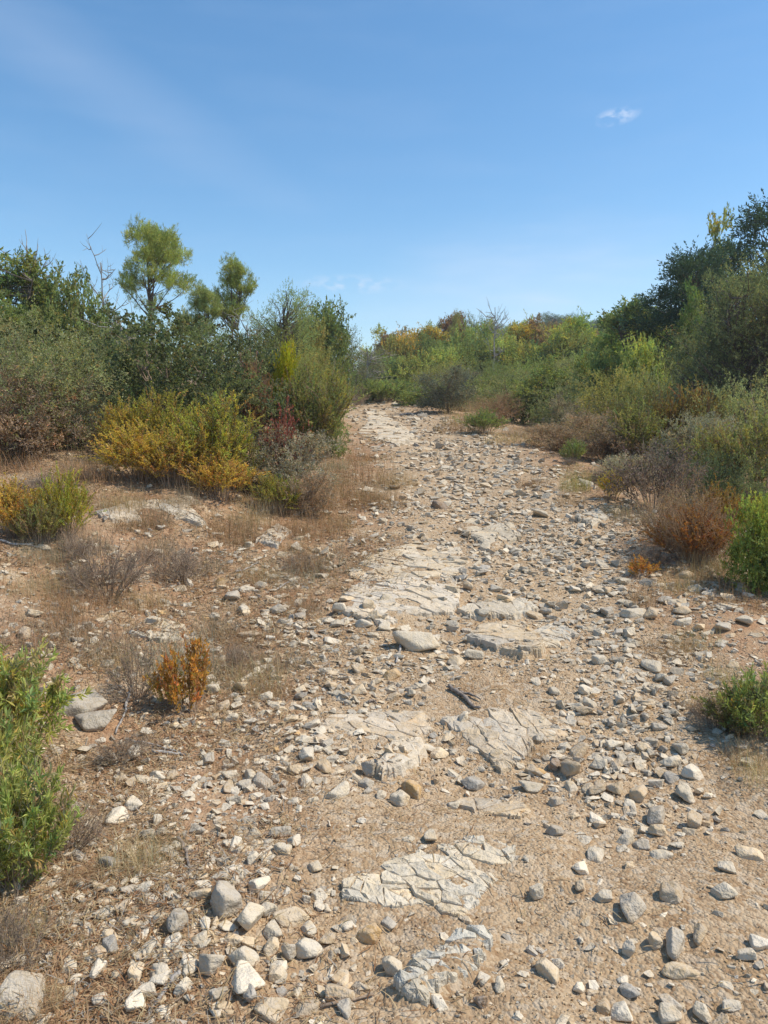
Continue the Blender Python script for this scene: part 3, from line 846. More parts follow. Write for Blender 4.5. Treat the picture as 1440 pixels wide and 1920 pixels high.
# ------------------------------------------------------------------ vegetation builders
def tubes(poly, rad, sides=4):
    """poly (n,k,3), rad (n,k) -> tapered tubes"""
    n, k, _ = poly.shape
    tan = np.gradient(poly, axis=1) if k > 2 else np.repeat(poly[:, 1:] - poly[:, :1], k, 1)
    tan = nrm(tan)
    ref = np.where(np.abs(tan[..., 2:3]) > 0.9, np.array([1.0, 0, 0]), np.array([0, 0, 1.0]))
    a = nrm(np.cross(tan, ref)); b = np.cross(tan, a)
    th = np.arange(sides) * 2 * np.pi / sides
    ring = poly[:, :, None, :] + rad[:, :, None, None] * (a[:, :, None, :] * np.cos(th)[:, None] + b[:, :, None, :] * np.sin(th)[:, None])
    V = ring.reshape(-1, 3)
    i = np.arange(n)[:, None, None] * k * sides; j = np.arange(k - 1)[None, :, None] * sides; s_ = np.arange(sides)[None, None, :]; s2 = (s_ + 1) % sides
    F = np.stack([i + j + s_, i + j + s2, i + j + sides + s2, i + j + sides + s_], -1).reshape(-1, 4)
    return V, F

def leaves(P, D, L, W, r, fold=0.25):
    n = len(P)
    S = nrm(np.cross(D, r.normal(size=(n, 3)))); Nn = np.cross(D, S)
    L = np.broadcast_to(L, n)[:, None]; W = np.broadcast_to(W, n)[:, None]
    mid = P + D * L * 0.45 + Nn * W * fold
    V = np.stack([P, mid + S * W * 0.5, P + D * L, mid - S * W * 0.5], 1).reshape(-1, 3)
    F = (np.arange(n) * 4)[:, None] + np.arange(4)[None]
    return V, F

def crown(seed, lobes, clumps, shoots, per, slen, L, W, up=0.4, spread=0.6, shell=0.5, lean=0.55, var=0.22, warm=0.08, tree=False):
    """foliage spread through lobed volumes: clumps > shoots > leaves; returns leaf V, F, tint and clump centres"""
    r = np.random.default_rng(seed)
    lob = np.array(lobes, float); vol = lob[:, 3] * lob[:, 4] * lob[:, 5]
    w = vol ** 0.8; w /= w.sum()
    k = r.choice(len(lob), clumps, p=w)
    d = nrm(r.normal(size=(clumps, 3))); d[:, 2] = np.where(d[:, 2] < (-0.35 if tree else -0.9), -d[:, 2], d[:, 2])
    rad = r.random(clumps) ** shell
    c = lob[k, :3] + d * lob[k, 3:6] * rad[:, None]
    c[:, 2] = np.maximum(c[:, 2], 0.04 + 0.1 * r.random(clumps))
    tint_c = 1 + r.normal(0, var, (clumps, 1)) + r.normal(0, warm, (clumps, 1)) * np.array([1, 0.2, -0.6])
    cs = np.repeat(np.arange(clumps), shoots)
    sd = nrm(d[cs] * 0.7 + np.array([0, 0, up]) + r.normal(0, spread, (len(cs), 3)))
    sl = slen * r.uniform(0.5, 1.25, len(cs))
    so = c[cs] + r.normal(0, slen * 0.25, (len(cs), 3))
    ls = np.repeat(np.arange(len(cs)), per)
    t = r.random(len(ls)) ** 0.8
    P = so[ls] + sd[ls] * (sl[ls] * t)[:, None]
    P[:, 2] = np.maximum(P[:, 2], 0.01)
    D = nrm(sd[ls] * lean + r.normal(0, 0.55, (len(ls), 3)) + np.array([0, 0, 0.12]))
    V, F = leaves(P, D, L * r.uniform(0.7, 1.25, len(ls)), W * r.uniform(0.75, 1.25, len(ls)), r)
    tn = np.clip(tint_c[cs][ls] * (1 + r.normal(0, 0.17, (len(ls), 1))), 0.35, 1.9)
    dead = r.random(len(ls)) < 0.06; tn[dead] *= np.array([1.5, 1.0, 0.8])
    return V, F, np.repeat(tn, 4, 0), c

def limbs(c, seed, trunk, base_r=0.03, tip_r=0.004, n=60, bow=0.3, sides=4):
    """branches from a trunk polyline (k,3) out to clump centres"""
    r = np.random.default_rng(seed)
    idx = r.permutation(len(c))[:n]; e = c[idx]
    hz = np.hypot(e[:, 0], e[:, 1])
    zt = trunk[:, 2]
    za = np.clip(e[:, 2] - hz * r.uniform(0.35, 0.9, len(e)) - 0.05, zt[0] + 0.02, zt[-1] * 0.97)
    st = np.stack([np.interp(za, zt, trunk[:, k]) for k in range(3)], 1)
    m1 = st + (e - st) * 0.35 + np.array([0, 0, 1]) * (hz * bow * -0.15)[:, None] + r.normal(0, 0.03, e.shape) * hz[:, None]
    m2 = st + (e - st) * 0.7 + r.normal(0, 0.04, e.shape) * hz[:, None]
    ln = np.linalg.norm(e - st, axis=1); lr = np.clip(ln / max(ln.max(), 1e-6), 0.25, 1)
    rad = np.stack([base_r * lr, base_r * lr * 0.7, base_r * lr * 0.4, np.full(len(e), tip_r)], 1)
    return tubes(np.stack([st, m1, m2, e], 1), rad, sides)

def trunk_line(h, lean, seed, k=7, wig=0.04):
    r = np.random.default_rng(seed)
    t = np.linspace(0, 1, k)
    x = lean[0] * t ** 1.3 * h + np.cumsum(r.normal(0, wig * h / k * 2, k)) * (t > 0); y = lean[1] * t ** 1.3 * h + np.cumsum(r.normal(0, wig * h / k * 2, k)) * (t > 0)
    x -= x[0]; y -= y[0]
    return np.stack([x, y, t * h], 1)

def join(*vf):
    Vs, Fs, off = [], [], 0
    for V, F in vf:
        Vs.append(V); Fs.append(F + off); off += len(V)
    return np.concatenate(Vs), np.concatenate(Fs)

PROTO = {}
def add_proto(key, parts, H, Rd):
    PROTO.setdefault(key, []).append((parts, H, Rd))

def dome_lobes(r, n, R, H, base=0.25):
    """uneven outline: one low main body and several offset heads"""
    L = [(0, 0, H * 0.42, R * 0.72, R * 0.72, H * 0.42), (0, 0, H * 0.2, R * 0.85, R * 0.85, H * 0.2)]
    for i in range(n):
        a = r.uniform(0, 6.28); q = R * r.uniform(0.3, 0.68)
        rr = R * r.uniform(0.26, 0.45); hz = H * r.uniform(0.13, 0.26)
        L.append((math.cos(a) * q, math.sin(a) * q, r.uniform(base, 0.80) * H, rr, rr, hz))
    return L

def bush_proto(key, seed, H, R, lobes_n, clumps, shoots, per, slen, L, W, mat, up=0.45, stem_n=60, stem_r=0.02, stem_mat=None, var=0.2, warm=0.08, lean=0.55, shell=0.5, multi=6):
    r = np.random.default_rng(seed)
    lob = dome_lobes(r, lobes_n, R, H)
    V, F, T, c = crown(seed, lob, clumps, shoots, per, slen, L, W, up, 0.6, shell, lean, var, warm)
    tb = []
    for j in range(multi):
        a = r.uniform(0, 6.28)
        tr = trunk_line(H * 0.55, (math.cos(a) * 0.5 * R / H, math.sin(a) * 0.5 * R / H), seed * 7 + j, 5)
        near = c[np.argsort(np.hypot(c[:, 0] - tr[-1, 0], c[:, 1] - tr[-1, 1]))[:max(12, len(c) // multi)]]
        tb.append(limbs(near, seed + j, tr, stem_r * 0.7, 0.003, stem_n // multi, 0.2, 3))
        tb.append(tubes(tr[None], np.linspace(stem_r, stem_r * 0.5, 5)[None], 5))
    SV, SF = join(*tb)
    add_proto(key, [('foliage', np_mesh('foliage', V, F, mat, T), True), ('stems', np_mesh('stems', SV, SF, stem_mat or M_TWIG), False)], float(np.percentile(V[:, 2], 99.6)), float(np.percentile(np.abs(V[:, :2]), 98)))

def tree_proto(key, seed, H, lobes, clumps, shoots, per, slen, L, W, mat, trunk_r, lean=(0, 0), th=0.85, up=0.4, limb_n=70, limb_r=0.05, bark=None, shell=0.55, var=0.18, warm=0.06, leanf=0.6, extra_dead=0, trunks=1):
    r = np.random.default_rng(seed)
    V, F, T, c = crown(seed, lobes, clumps, shoots, per, slen, L, W, up, 0.55, shell, leanf, var, warm, True)
    tb = []
    for j in range(trunks):
        ln = (lean[0] + (r.uniform(-0.18, 0.18) if j else 0), lean[1] + (r.uniform(-0.18, 0.18) if j else 0))
        tr = trunk_line(H * th * (1 - 0.12 * j), ln, seed + 5 + j, 9, 0.05)
        tb.append(tubes(tr[None], (trunk_r * np.linspace(1, 0.22, 9) * (1 - 0.25 * j))[None], 8))
        tb.append(limbs(c, seed + 3 + j, tr, limb_r, 0.006, limb_n, 0.35, 5))
        if extra_dead:
            e = np.stack([r.normal(0, H * 0.16, extra_dead), r.normal(0, H * 0.16, extra_dead), r.uniform(0.2, 0.55, extra_dead) * H], 1)
            tb.append(limbs(e, seed + 9 + j, tr, limb_r * 0.4, 0.003, extra_dead, 0.3, 4))
    SV, SF = join(*tb)
    add_proto(key, [('crown', np_mesh('crown', V, F, mat, T), True), ('trunk', np_mesh('trunk', SV, SF, bark or M_BARK), False)], float(np.percentile(V[:, 2], 99.7)), float(np.percentile(np.abs(V[:, :2]), 98)))

def upright_proto(key, seed, H, R, stems, per, L, W, start=0.25, fan=0.5, mat=None, wig=0.05, var=0.16, warm=0.12, side=4, stem_r=0.0035):
    """many slender rising shoots, leaves close along them"""
    r = np.random.default_rng(seed)
    n = stems
    a = r.uniform(0, 6.283, n); q = np.sqrt(r.random(n))
    b = np.stack([np.cos(a) * q * R * 0.35, np.sin(a) * q * R * 0.35, np.zeros(n)], 1)
    hh = H * (1 - 0.42 * q ** 2) * r.uniform(0.62, 1.0, n)
    top = np.stack([np.cos(a) * q * R * r.uniform(0.75, 1.1, n), np.sin(a) * q * R * r.uniform(0.75, 1.1, n), hh], 1)
    t = np.linspace(0, 1, 5)
    bend = t ** 0.75
    poly = b[:, None] + (top - b)[:, None] * np.stack([t ** 1.0, t ** 1.0, bend], -1)[None]
    poly += np.cumsum(r.normal(0, wig * H / 5, poly.shape), 1) * (t > 0)[None, :, None]
    # side shoots
    m = n * side
    par = np.repeat(np.arange(n), side); tt = r.uniform(0.35, 0.85, m)
    s0 = np.stack([np.array([np.interp(tt[i], t, poly[par[i], :, k]) for i in range(m)]) for k in range(3)], 1)
    ax = nrm(poly[par, -1] - poly[par, 0]); sd = nrm(ax * 0.9 + r.normal(0, 0.38, (m, 3)))
    sl = H * r.uniform(0.12, 0.3, m)
    sp = s0[:, None] + sd[:, None] * (sl[:, None] * np.linspace(0, 1, 5)[None])[..., None]
    allp = np.concatenate([poly, sp]); wgt = np.concatenate([np.ones(n), np.full(m, 0.45)])
    ls = np.repeat(np.arange(len(allp)), np.maximum(1, (per * wgt)).astype(int))
    st = np.where(ls < n, start, 0.1)
    u = st + (1 - st) * r.random(len(ls)) ** 0.8
    f = u * 4; i0 = np.minimum(f.astype(int), 3); fr = (f - i0)[:, None]
    P = allp[ls, i0] * (1 - fr) + allp[ls, i0 + 1] * fr
    ax = nrm(allp[ls, i0 + 1] - allp[ls, i0])
    D = nrm(ax * 0.85 + r.normal(0, fan, P.shape))
    V, F = leaves(P, D, L * r.uniform(0.7, 1.25, len(P)), W * r.uniform(0.7, 1.2, len(P)), r)
    tn = 1 + r.normal(0, var, (len(allp), 1)) + r.normal(0, warm, (len(allp), 1)) * np.array([1, 0.1, -0.5])
    dead = r.random((len(allp), 1)) < 0.22
    tn = np.where(dead, tn * np.array([0.85, 0.68, 1.1]), tn)
    tl = tn[ls] * (1 + r.normal(0, 0.17, (len(ls), 1))); k = r.random(len(ls)) < 0.07; tl[k] *= np.array([1.2, 0.8, 0.8])
    T = np.repeat(np.clip(tl, 0.35, 1.8), 4, 0)
    S1 = tubes(poly, np.linspace(1, 0.35, 5)[None].repeat(n, 0) * stem_r, 3); S2 = tubes(sp, np.linspace(0.6, 0.25, 5)[None].repeat(m, 0) * stem_r, 3)
    SV, SF = join(S1, S2)
    add_proto(key, [('foliage', np_mesh('foliage', V, F, mat or M_LEAF, T), True), ('stems', np_mesh('stems', SV, SF, M_TWIG), False)], float(np.percentile(V[:, 2], 99)), float(np.percentile(np.abs(V[:, :2]), 97)))

def twig_geo(seed, H, R, stems, sub, fine, r0=0.004):
    r = np.random.default_rng(seed)
    a = r.uniform(0, 6.283, stems); q = np.sqrt(r.random(stems))
    b = np.stack([np.cos(a) * q * R * 0.2, np.sin(a) * q * R * 0.2, np.zeros(stems)], 1)
    top = np.stack([np.cos(a) * q * R, np.sin(a) * q * R, H * (1 - 0.5 * q * q) * r.uniform(0.55, 1, stems)], 1)
    t = np.linspace(0, 1, 4)
    p1 = b[:, None] + (top - b)[:, None] * np.stack([t, t, t ** 0.8], -1)[None] + r.normal(0, 0.02 * H, (stems, 4, 3)) * (t > 0)[None, :, None]
    def child(p, n, ln, sp):
        par = r.integers(0, len(p), n); u = r.uniform(0.3, 0.98, n) * (p.shape[1] - 1); i0 = np.minimum(u.astype(int), p.shape[1] - 2); fr = (u - i0)[:, None]
        s0 = p[par, i0] * (1 - fr) + p[par, i0 + 1] * fr
        dr = nrm(nrm(p[par, -1] - p[par, 0]) + r.normal(0, sp, (n, 3)))
        e = s0 + dr * (ln * r.uniform(0.4, 1.1, n))[:, None]
        m = (s0 + e) / 2 + r.normal(0, 0.06 * ln, e.shape)
        return np.stack([s0, m, e], 1)
    p2 = child(p1, sub, H * 0.35, 0.5); p3 = child(p2, fine, H * 0.18, 0.6)
    return [(p1, r0), (p2, r0 * 0.6), (p3, r0 * 0.42)]

def twig_proto(key, seed, H, R, stems, sub, fine, leaves_n, L, W, r0=0.004, tw_mat=None, leaf_mat=None):
    g = twig_geo(seed, H, R, stems, sub, fine, r0)
    SV, SF = join(*[tubes(p, np.linspace(1, 0.45, p.shape[1])[None].repeat(len(p), 0) * rr, 3) for p, rr in g])
    r = np.random.default_rng(seed + 1)
    p3 = np.concatenate([g[1][0], g[2][0]])
    i = r.integers(0, len(p3), leaves_n); u = r.random((leaves_n, 1))
    P = p3[i, 0] * (1 - u) + p3[i, 2] * u
    D = nrm(nrm(p3[i, 2] - p3[i, 0]) * 0.7 + r.normal(0, 0.5, P.shape))
    V, F = leaves(P, D, L * r.uniform(0.6, 1.2, leaves_n), W * r.uniform(0.7, 1.2, leaves_n), r)
    T = np.repeat(np.clip(1 + r.normal(0, 0.25, (leaves_n, 1)) + r.normal(0, 0.08, (leaves_n, 3)), 0.4, 1.8), 4, 0)
    allv = np.concatenate([V, SV])
    add_proto(key, [('foliage', np_mesh('foliage', V, F, leaf_mat or M_DRY, T), True), ('stems', np_mesh('stems', SV, SF, tw_mat or M_TWIG), False)], float(np.percentile(allv[:, 2], 99)), float(np.percentile(np.abs(allv[:, :2]), 97)))

def blades(n, r, b, H, lean, width, droop=0.3):
    """curved tapering blades rooted at b (n,3)"""
    a = r.uniform(0, 6.283, n)
    d = np.stack([np.cos(a), np.sin(a)], 1)
    ln = H * r.uniform(0.45, 1.0, n); le = lean * r.uniform(0.2, 1.2, n)
    t = np.array([0, 0.4, 0.75, 1.0])
    xy = b[:, None, :2] + d[:, None] * (ln * le)[:, None, None] * (t ** 1.5)[None, :, None]
    z = b[:, None, 2] + ln[:, None] * (t[None] * (1 - 0.35 * le[:, None]) - droop * le[:, None] * t[None] ** 3)
    side = np.stack([-d[:, 1], d[:, 0]], 1) * np.cos(r.uniform(-1, 1, n))[:, None]
    w = (width * r.uniform(0.6, 1.3, n))[:, None] * np.array([1, 0.85, 0.55, 0.08])[None]
    A = np.concatenate([xy + side[:, None] * w[..., None] / 2, z[..., None]], -1); B = np.concatenate([xy - side[:, None] * w[..., None] / 2, z[..., None]], -1)
    V = np.stack([A, B], 2).reshape(-1, 3)
    k = (np.arange(n) * 8)[:, None, None] + (np.arange(3) * 2)[None, :, None]
    F = (k + np.array([0, 1, 3, 2])[None, None]).reshape(-1, 4)
    return V, F

def grass_proto(key, seed, H, R, n, width, lean=0.6, root=0.35, var=0.2):
    r = np.random.default_rng(seed)
    a = r.uniform(0, 6.283, n); q = np.sqrt(r.random(n)) * R * root
    b = np.stack([np.cos(a) * q, np.sin(a) * q, np.zeros(n) - 0.01], 1)
    V, F = blades(n, r, b, H, lean, width)
    T = np.repeat(np.clip(1 + r.normal(0, var, (n, 1)) + r.normal(0, 0.1, (n, 1)) * np.array([1, 0, -0.6]), 0.4, 1.8), 8, 0)
    add_proto(key, [('blades', np_mesh('dry_grass', V, F, M_DRY, T), True)], float(np.percentile(V[:, 2], 98)), float(np.percentile(np.abs(V[:, :2]), 96)))

def bare_proto(key, seed, H, spread, n1, n2, n3, r0, mat):
    r = np.random.default_rng(seed)
    tr = trunk_line(H, (0.05, 0.0), seed, 9, 0.05)
    pts = [tubes(tr[None], (r0 * np.linspace(1, 0.3, 9))[None], 6)]
    def kids(P, n, ln, up, rad):
        par = r.integers(0, len(P), n); K = P.shape[1]
        u = r.uniform(0.25, 0.95, n) * (K - 1); i0 = np.minimum(u.astype(int), K - 2); fr = (u - i0)[:, None]
        s0 = P[par, i0] * (1 - fr) + P[par, i0 + 1] * fr
        d = nrm(r.normal(0, 1, (n, 3)) * np.array([1, 1, 0.35]) + np.array([0, 0, up]))
        l = ln * r.uniform(0.4, 1.0, n)
        t = np.linspace(0, 1, 5)
        poly = s0[:, None] + d[:, None] * (l[:, None] * t[None])[..., None]
        poly[..., 2] += (l[:, None] * 0.25 * t[None] ** 2)
        poly += np.cumsum(r.normal(0, 0.035, poly.shape) * l[:, None, None], 1) * (t > 0)[None, :, None]
        pts.append(tubes(poly, np.linspace(1, 0.25, 5)[None].repeat(n, 0) * rad, 4))
        return poly
    a = kids(tr[None], n1, H * spread, 0.5, r0 * 0.4); b = kids(a, n2, H * spread * 0.45, 0.35, r0 * 0.2); kids(b, n3, H * spread * 0.2, 0.3, r0 * 0.12)
    V, F = join(*pts)
    add_proto(key, [('branches', np_mesh('branches', V, F, mat, np.ones((len(V), 3))), False)], float(V[:, 2].max()), float(np.percentile(np.abs(V[:, :2]), 99)))

# prototypes, at real size
for i in range(3):
    bush_proto('grey_bush', 10 + i, 2.0, 1.3, 7, 420, 6, 8, 0.20, 0.042, 0.015, M_LEAF, up=0.6, stem_n=90, stem_r=0.018, shell=0.45)
for i in range(3):
    bush_proto('oak_bush', 20 + i, 1.8, 1.3, 8, 420, 5, 9, 0.15, 0.042, 0.028, M_LEAF, up=0.25, stem_n=80, lean=0.3, var=0.25, shell=0.42)
for i in range(3):
    bush_proto('leafy_bush', 30 + i, 1.8, 1.2, 7, 330, 5, 10, 0.26, 0.07, 0.030, M_LEAF, up=0.5, stem_n=70, lean=0.4, var=0.2, warm=0.12)
for i in range(2):
    bush_proto('heath_bush', 40 + i, 0.9, 0.6, 5, 420, 7, 9, 0.10, 0.026, 0.009, M_DRY, up=0.7, stem_n=120, stem_r=0.008, var=0.22, shell=0.5)
for i in range(3):
    upright_proto('upright_shrub', 50 + i, 0.95, 0.48, 75, 60, 0.030, 0.011, 0.25, 0.42, side=5)
for i in range(2):
    upright_proto('tall_shrub', 55 + i, 1.5, 0.7, 75, 64, 0.045, 0.016, 0.15, 0.45, side=5, stem_r=0.005)
for i in range(2):
    twig_proto('twig_bush', 60 + i, 0.5, 0.38, 42, 260, 900, 700, 0.016, 0.005, 0.0038)
twig_proto('twig_leaf', 67, 0.8, 0.5, 40, 200, 420, 1900, 0.05, 0.026, 0.005)
twig_proto('curled_bush', 65, 0.8, 0.55, 40, 260, 700, 2600, 0.045, 0.02, 0.005)
for i in range(4):
    grass_proto('grass', 70 + i, [0.22, 0.30, 0.18, 0.26][i], [0.24, 0.20, 0.26, 0.28][i], [380, 320, 420, 450][i], 0.0026, [1.2, 0.8, 1.5, 1.1][i], 1.0)
for i in range(2):
    grass_proto('tall_grass', 80 + i, 0.9, 0.5, 500, 0.004, 0.55, 1.2, 0.3)
    twig_proto('thicket', 85 + i, 0.95, 0.55, 110, 420, 900, 3200, 0.024, 0.009, 0.0035, M_STALK)
for i in range(3):
    upright_proto('lance_plant', 90 + i, 0.42, 0.30, 60, 34, 0.040, 0.010, 0.05, 0.7, side=4, stem_r=0.002, wig=0.12)
for i in range(2):
    upright_proto('orange_plant', 95 + i, 0.36, 0.17, 22, 30, 0.024, 0.010, 0.2, 0.6, side=4, stem_r=0.002, wig=0.08)

rp = np.random.default_rng(3)
def umbrella_lobes(H, R, n, low, seed):
    r = np.random.default_rng(seed)
    L = [(0, 0, H * 0.88, R * 0.45, R * 0.45, H * 0.10), (R * 0.3, 0, H * 0.78, R * 0.42, R * 0.42, H * 0.08), (-R * 0.35, 0.1, H * 0.77, R * 0.42, R * 0.42, H * 0.08)]
    for i in range(n):
        t = i / max(1, n - 1)
        z = H * (low + (0.92 - low) * r.random() ** 0.75); a = r.uniform(0, 6.28)
        q = R * r.uniform(0.35, 0.8) * (1 - 0.55 * max(0, (z / H - 0.75) / 0.25))
        L.append((math.cos(a) * q, math.sin(a) * q, z, R * r.uniform(0.3, 0.46), R * r.uniform(0.3, 0.46), H * r.uniform(0.05, 0.08)))
    return L
tree_proto('pine', 110, 5.0, umbrella_lobes(5.0, 1.5, 16, 0.5, 1), 420, 6, 13, 0.20, 0.11, 0.014, M_NEEDLE, 0.085, (0.02, 0), 0.86, 0.6, 60, 0.035, extra_dead=26, shell=0.75)
tree_proto('pine', 111, 4.2, umbrella_lobes(4.2, 1.05, 14, 0.5, 2), 300, 6, 12, 0.17, 0.11, 0.013, M_NEEDLE, 0.06, (-0.05, 0.02), 0.86, 0.6, 50, 0.03, extra_dead=20, trunks=2, shell=0.75)
def cone_lobes(H, R, n, low, seed):
    r = np.random.default_rng(seed); L = []
    for i in range(n):
        z = H * (low + (0.95 - low) * (i + r.random()) / n); a = r.uniform(0, 6.28)
        w = R * (1.05 - 0.62 * (z / H)) ** 0.8
        q = w * r.uniform(0.25, 0.8)
        L.append((math.cos(a) * q, math.sin(a) * q, z, w * r.uniform(0.35, 0.6), w * r.uniform(0.35, 0.6), H * r.uniform(0.035, 0.065)))
    return L
for i in range(2):
    tree_proto('conifer', 120 + i, 6.0, cone_lobes(6.0, 2.3, 24, 0.10, 4 + i), 620, 6, 11, 0.38, 0.10, 0.030, M_NEEDLE, 0.14, (0, 0), 0.95, 0.25, 90, 0.05, shell=0.5, leanf=0.9)
for i in range(2):
    lob = dome_lobes(np.random.default_rng(130 + i), 10, 1.7, 4.0, 0.35)
    tree_proto('olive_tree', 130 + i, 4.0, lob, 560, 6, 9, 0.26, 0.055, 0.018, M_LEAF, 0.09, (0.03, 0), 0.8, 0.5, 110, 0.035, trunks=3)
def loose_lobes(H, R, n, seed):
    r = np.random.default_rng(seed); L = []
    for i in range(n):
        z = H * r.uniform(0.28, 0.93); a = r.uniform(0, 6.28); w = R * (1.0 - 0.6 * abs(z / H - 0.5) * 2 * (z / H > 0.5))
        q = w * r.uniform(0.15, 0.75); L.append((math.cos(a) * q, math.sin(a) * q, z, w * r.uniform(0.25, 0.42), w * r.uniform(0.25, 0.42), H * r.uniform(0.06, 0.11)))
    return L
for i in range(3):
    tree_proto('loose_tree', 140 + i, 3.4, loose_lobes(3.4, 1.3, 13, 8 + i), 300, 5, 10, 0.30, 0.095, 0.036, M_LEAF, 0.05, (0.02, 0), 0.88, 0.35, 80, 0.025, trunks=2, leanf=0.5, var=0.2, warm=0.14)
for i in range(2):
    bare_proto('bare_tree', 150 + i, 4.0, [0.34, 0.42][i], 14, 44, 80, 0.075, M_DEAD)

# ------------------------------------------------------------------ placing plants
veg_items = []
PARTN = {'grass': 'dry_grass_tuft', 'tall_grass': 'tall_dry_grass'}
def plant(key, x, y, w, h, color, name, cat, label=None, group=None, seed=0, words=None, var=0, bark=None):
    r = random.Random(seed * 13 + 5)
    protos = PROTO[key]; parts, H, Rd = protos[seed % len(protos)]
    z = g1(x, y) - 0.02
    sx = w / (2 * Rd); sz = h / H
    k = r.uniform(0.9, 1.1)
    col = (color[0] * k * r.uniform(0.94, 1.06), color[1] * k, color[2] * k, 1)
    if len(parts) == 1:
        o = link(bpy.data.objects.new(name, parts[0][1])); o.color = col
    else:
        o = link(bpy.data.objects.new(name, None)); o.empty_display_size = 0.2
        for pn, me_, tinted in parts:
            c = link(bpy.data.objects.new(pn, me_), o)
            if tinted: c.color = col
    o.location = (x, y, z); o.scale = (sx, sx, sz); o.rotation_euler = (0, 0, r.uniform(0, 6.28))
    tag(o, label, cat, group)
    if label is None:
        px_, py_, _ = to_px(np.array([x, y, z + h * 0.5])); veg_items.append((o, float(px_), float(py_), words))
    return o

def at_px(px, base=None, d=None):
    if base is not None:
        p = hit(px, base); return p[0], p[1]
    X = (px - 720) / FPX * d * 1.0
    return X, d

def pl(key, px, top, w, color, name, cat, label=None, base=None, d=None, seed=None, group=None, words=None, dx=0.0):
    """plant by its photograph column, foot row (or distance) and top row; width in photograph pixels"""
    x, y = at_px(px, base, d)
    z = float(base_h(x, y))
    dep = to_px(np.array([x, y, z]))[2]
    if d is not None:
        x = (px - 720) / FPX * dep; z = float(base_h(x, y))
    h = max(0.03, z_at(top, y) - z)
    pl.n += 1
    return plant(key, x, y, w * dep / FPX, h, color, name, cat, label, group, pl.n if seed is None else seed, words)
pl.n = 0

C = dict(oak=(0.165, 0.18, 0.090), grey=(0.325, 0.32, 0.165), olive=(0.35, 0.325, 0.115), ygreen=(0.42, 0.38, 0.08), yellow=(0.64, 0.49, 0.10), ochre=(0.60, 0.42, 0.10),
         orange=(0.54, 0.29, 0.07), brown=(0.36, 0.26, 0.18), red=(0.34, 0.105, 0.07), dry=(0.46, 0.33, 0.19), green=(0.31, 0.355, 0.12), bright=(0.46, 0.47, 0.15),
         conifer=(0.075, 0.12, 0.078), pine=(0.37, 0.41, 0.12), bgreen=(0.25, 0.285, 0.11), straw=(0.50, 0.38, 0.22), rust=(0.37, 0.23, 0.13), greybrown=(0.36, 0.315, 0.225))
S, B, T_, GR = 'shrub', 'bush', 'tree', 'grass'

# --- left foreground
pl('lance_plant', 5, 1195, 210, C['bright'], 'leafy_shrub', S, 'bright green narrow-leaved plant at left edge beside the squared boulder', base=1400, seed=0)
pl('lance_plant', -25, 1330, 190, C['bright'], 'leafy_shrub', S, 'middle green narrow-leaved plant at the left edge', base=1530, seed=1)
pl('lance_plant', 30, 1440, 190, C['bright'], 'leafy_shrub', S, 'lowest green narrow-leaved plant at the left edge beside white stones', base=1650, seed=2)
pl('lance_plant', -70, 1430, 220, C['bright'], 'leafy_shrub', S, 'green narrow-leaved plant cut off by the left edge', base=1640, seed=0)
pl('orange_plant', 352, 1195, 95, C['orange'], 'orange_plant', 'plant', 'small vivid orange-leaved plant on left bank', base=1335, seed=0)
pl('orange_plant', 318, 1240, 70, C['ochre'], 'orange_plant', 'plant', 'ochre-leaved plant leaning against the vivid orange one', base=1325, seed=1)
pl('twig_bush', 255, 1190, 110, C['olive'], 'twiggy_shrub', S, 'thin olive twiggy plant just left of the orange plant', base=1310)
pl('upright_shrub', 118, 882, 90, (0.52, 0.47, 0.08), 'yellow_shrub', S, 'yellow-green upright shrub near the left edge, apart from the row', base=1012)
pl('upright_shrub', 28, 895, 130, C['ochre'], 'yellow_shrub', S, 'orange-tinged upright shrub against the left edge', base=1005)
pl('upright_shrub', 75, 930, 90, C['olive'], 'olive_shrub', S, 'low olive shrub between the two yellowish shrubs at left edge', base=1022)
pl('twig_bush', 205, 995, 150, C['greybrown'], 'twiggy_shrub', S, 'dark bare twiggy bush on left slope, biggest of the brown ones', base=1112)
pl('twig_bush', 345, 1012, 130, C['brown'], 'twiggy_shrub', S, 'brown twiggy bush right of the biggest dark twiggy one', base=1085)
pl('twig_bush', 130, 1490, 130, C['brown'], 'twiggy_shrub', S, 'grey-brown twiggy cushion beside the green leafy plant', base=1590)
pl('twig_bush', 235, 1350, 120, C['greybrown'], 'twiggy_shrub', S, 'flattened grey twigs below the pale driftwood stick', base=1410)
pl('twig_bush', 20, 1690, 150, C['brown'], 'twiggy_shrub', S, 'brown twigs in the lower left corner above bedrock hump', base=1800)

# --- left yellow shrub row and its neighbours
pl('upright_shrub', 235, 752, 95, C['yellow'], 'yellow_shrub', S, 'leftmost pale yellow shrub of the yellow row', base=868)
pl('upright_shrub', 300, 735, 130, C['ygreen'], 'yellow_shrub', S, 'tall olive-yellow shrub standing behind the orange-yellow one', base=872)
pl('upright_shrub', 268, 800, 150, C['yellow'], 'yellow_shrub', S, 'golden yellow shrub low in the left of the yellow row', base=905)
pl('upright_shrub', 325, 805, 130, C['ochre'], 'yellow_shrub', S, 'orange-yellow shrub in front middle of the yellow row', base=915)
pl('upright_shrub', 400, 742, 160, C['ygreen'], 'yellow_shrub', S, 'tallest olive-yellow shrub at the right of the yellow row', base=915)
pl('upright_shrub', 415, 850, 130, C['ochre'], 'yellow_shrub', S, 'low amber shrub at the foot of the tallest yellow one', base=940)
pl('upright_shrub', 448, 795, 90, C['olive'], 'olive_shrub', S, 'dark olive shrub between the yellow row and grey cushion bush', base=915)
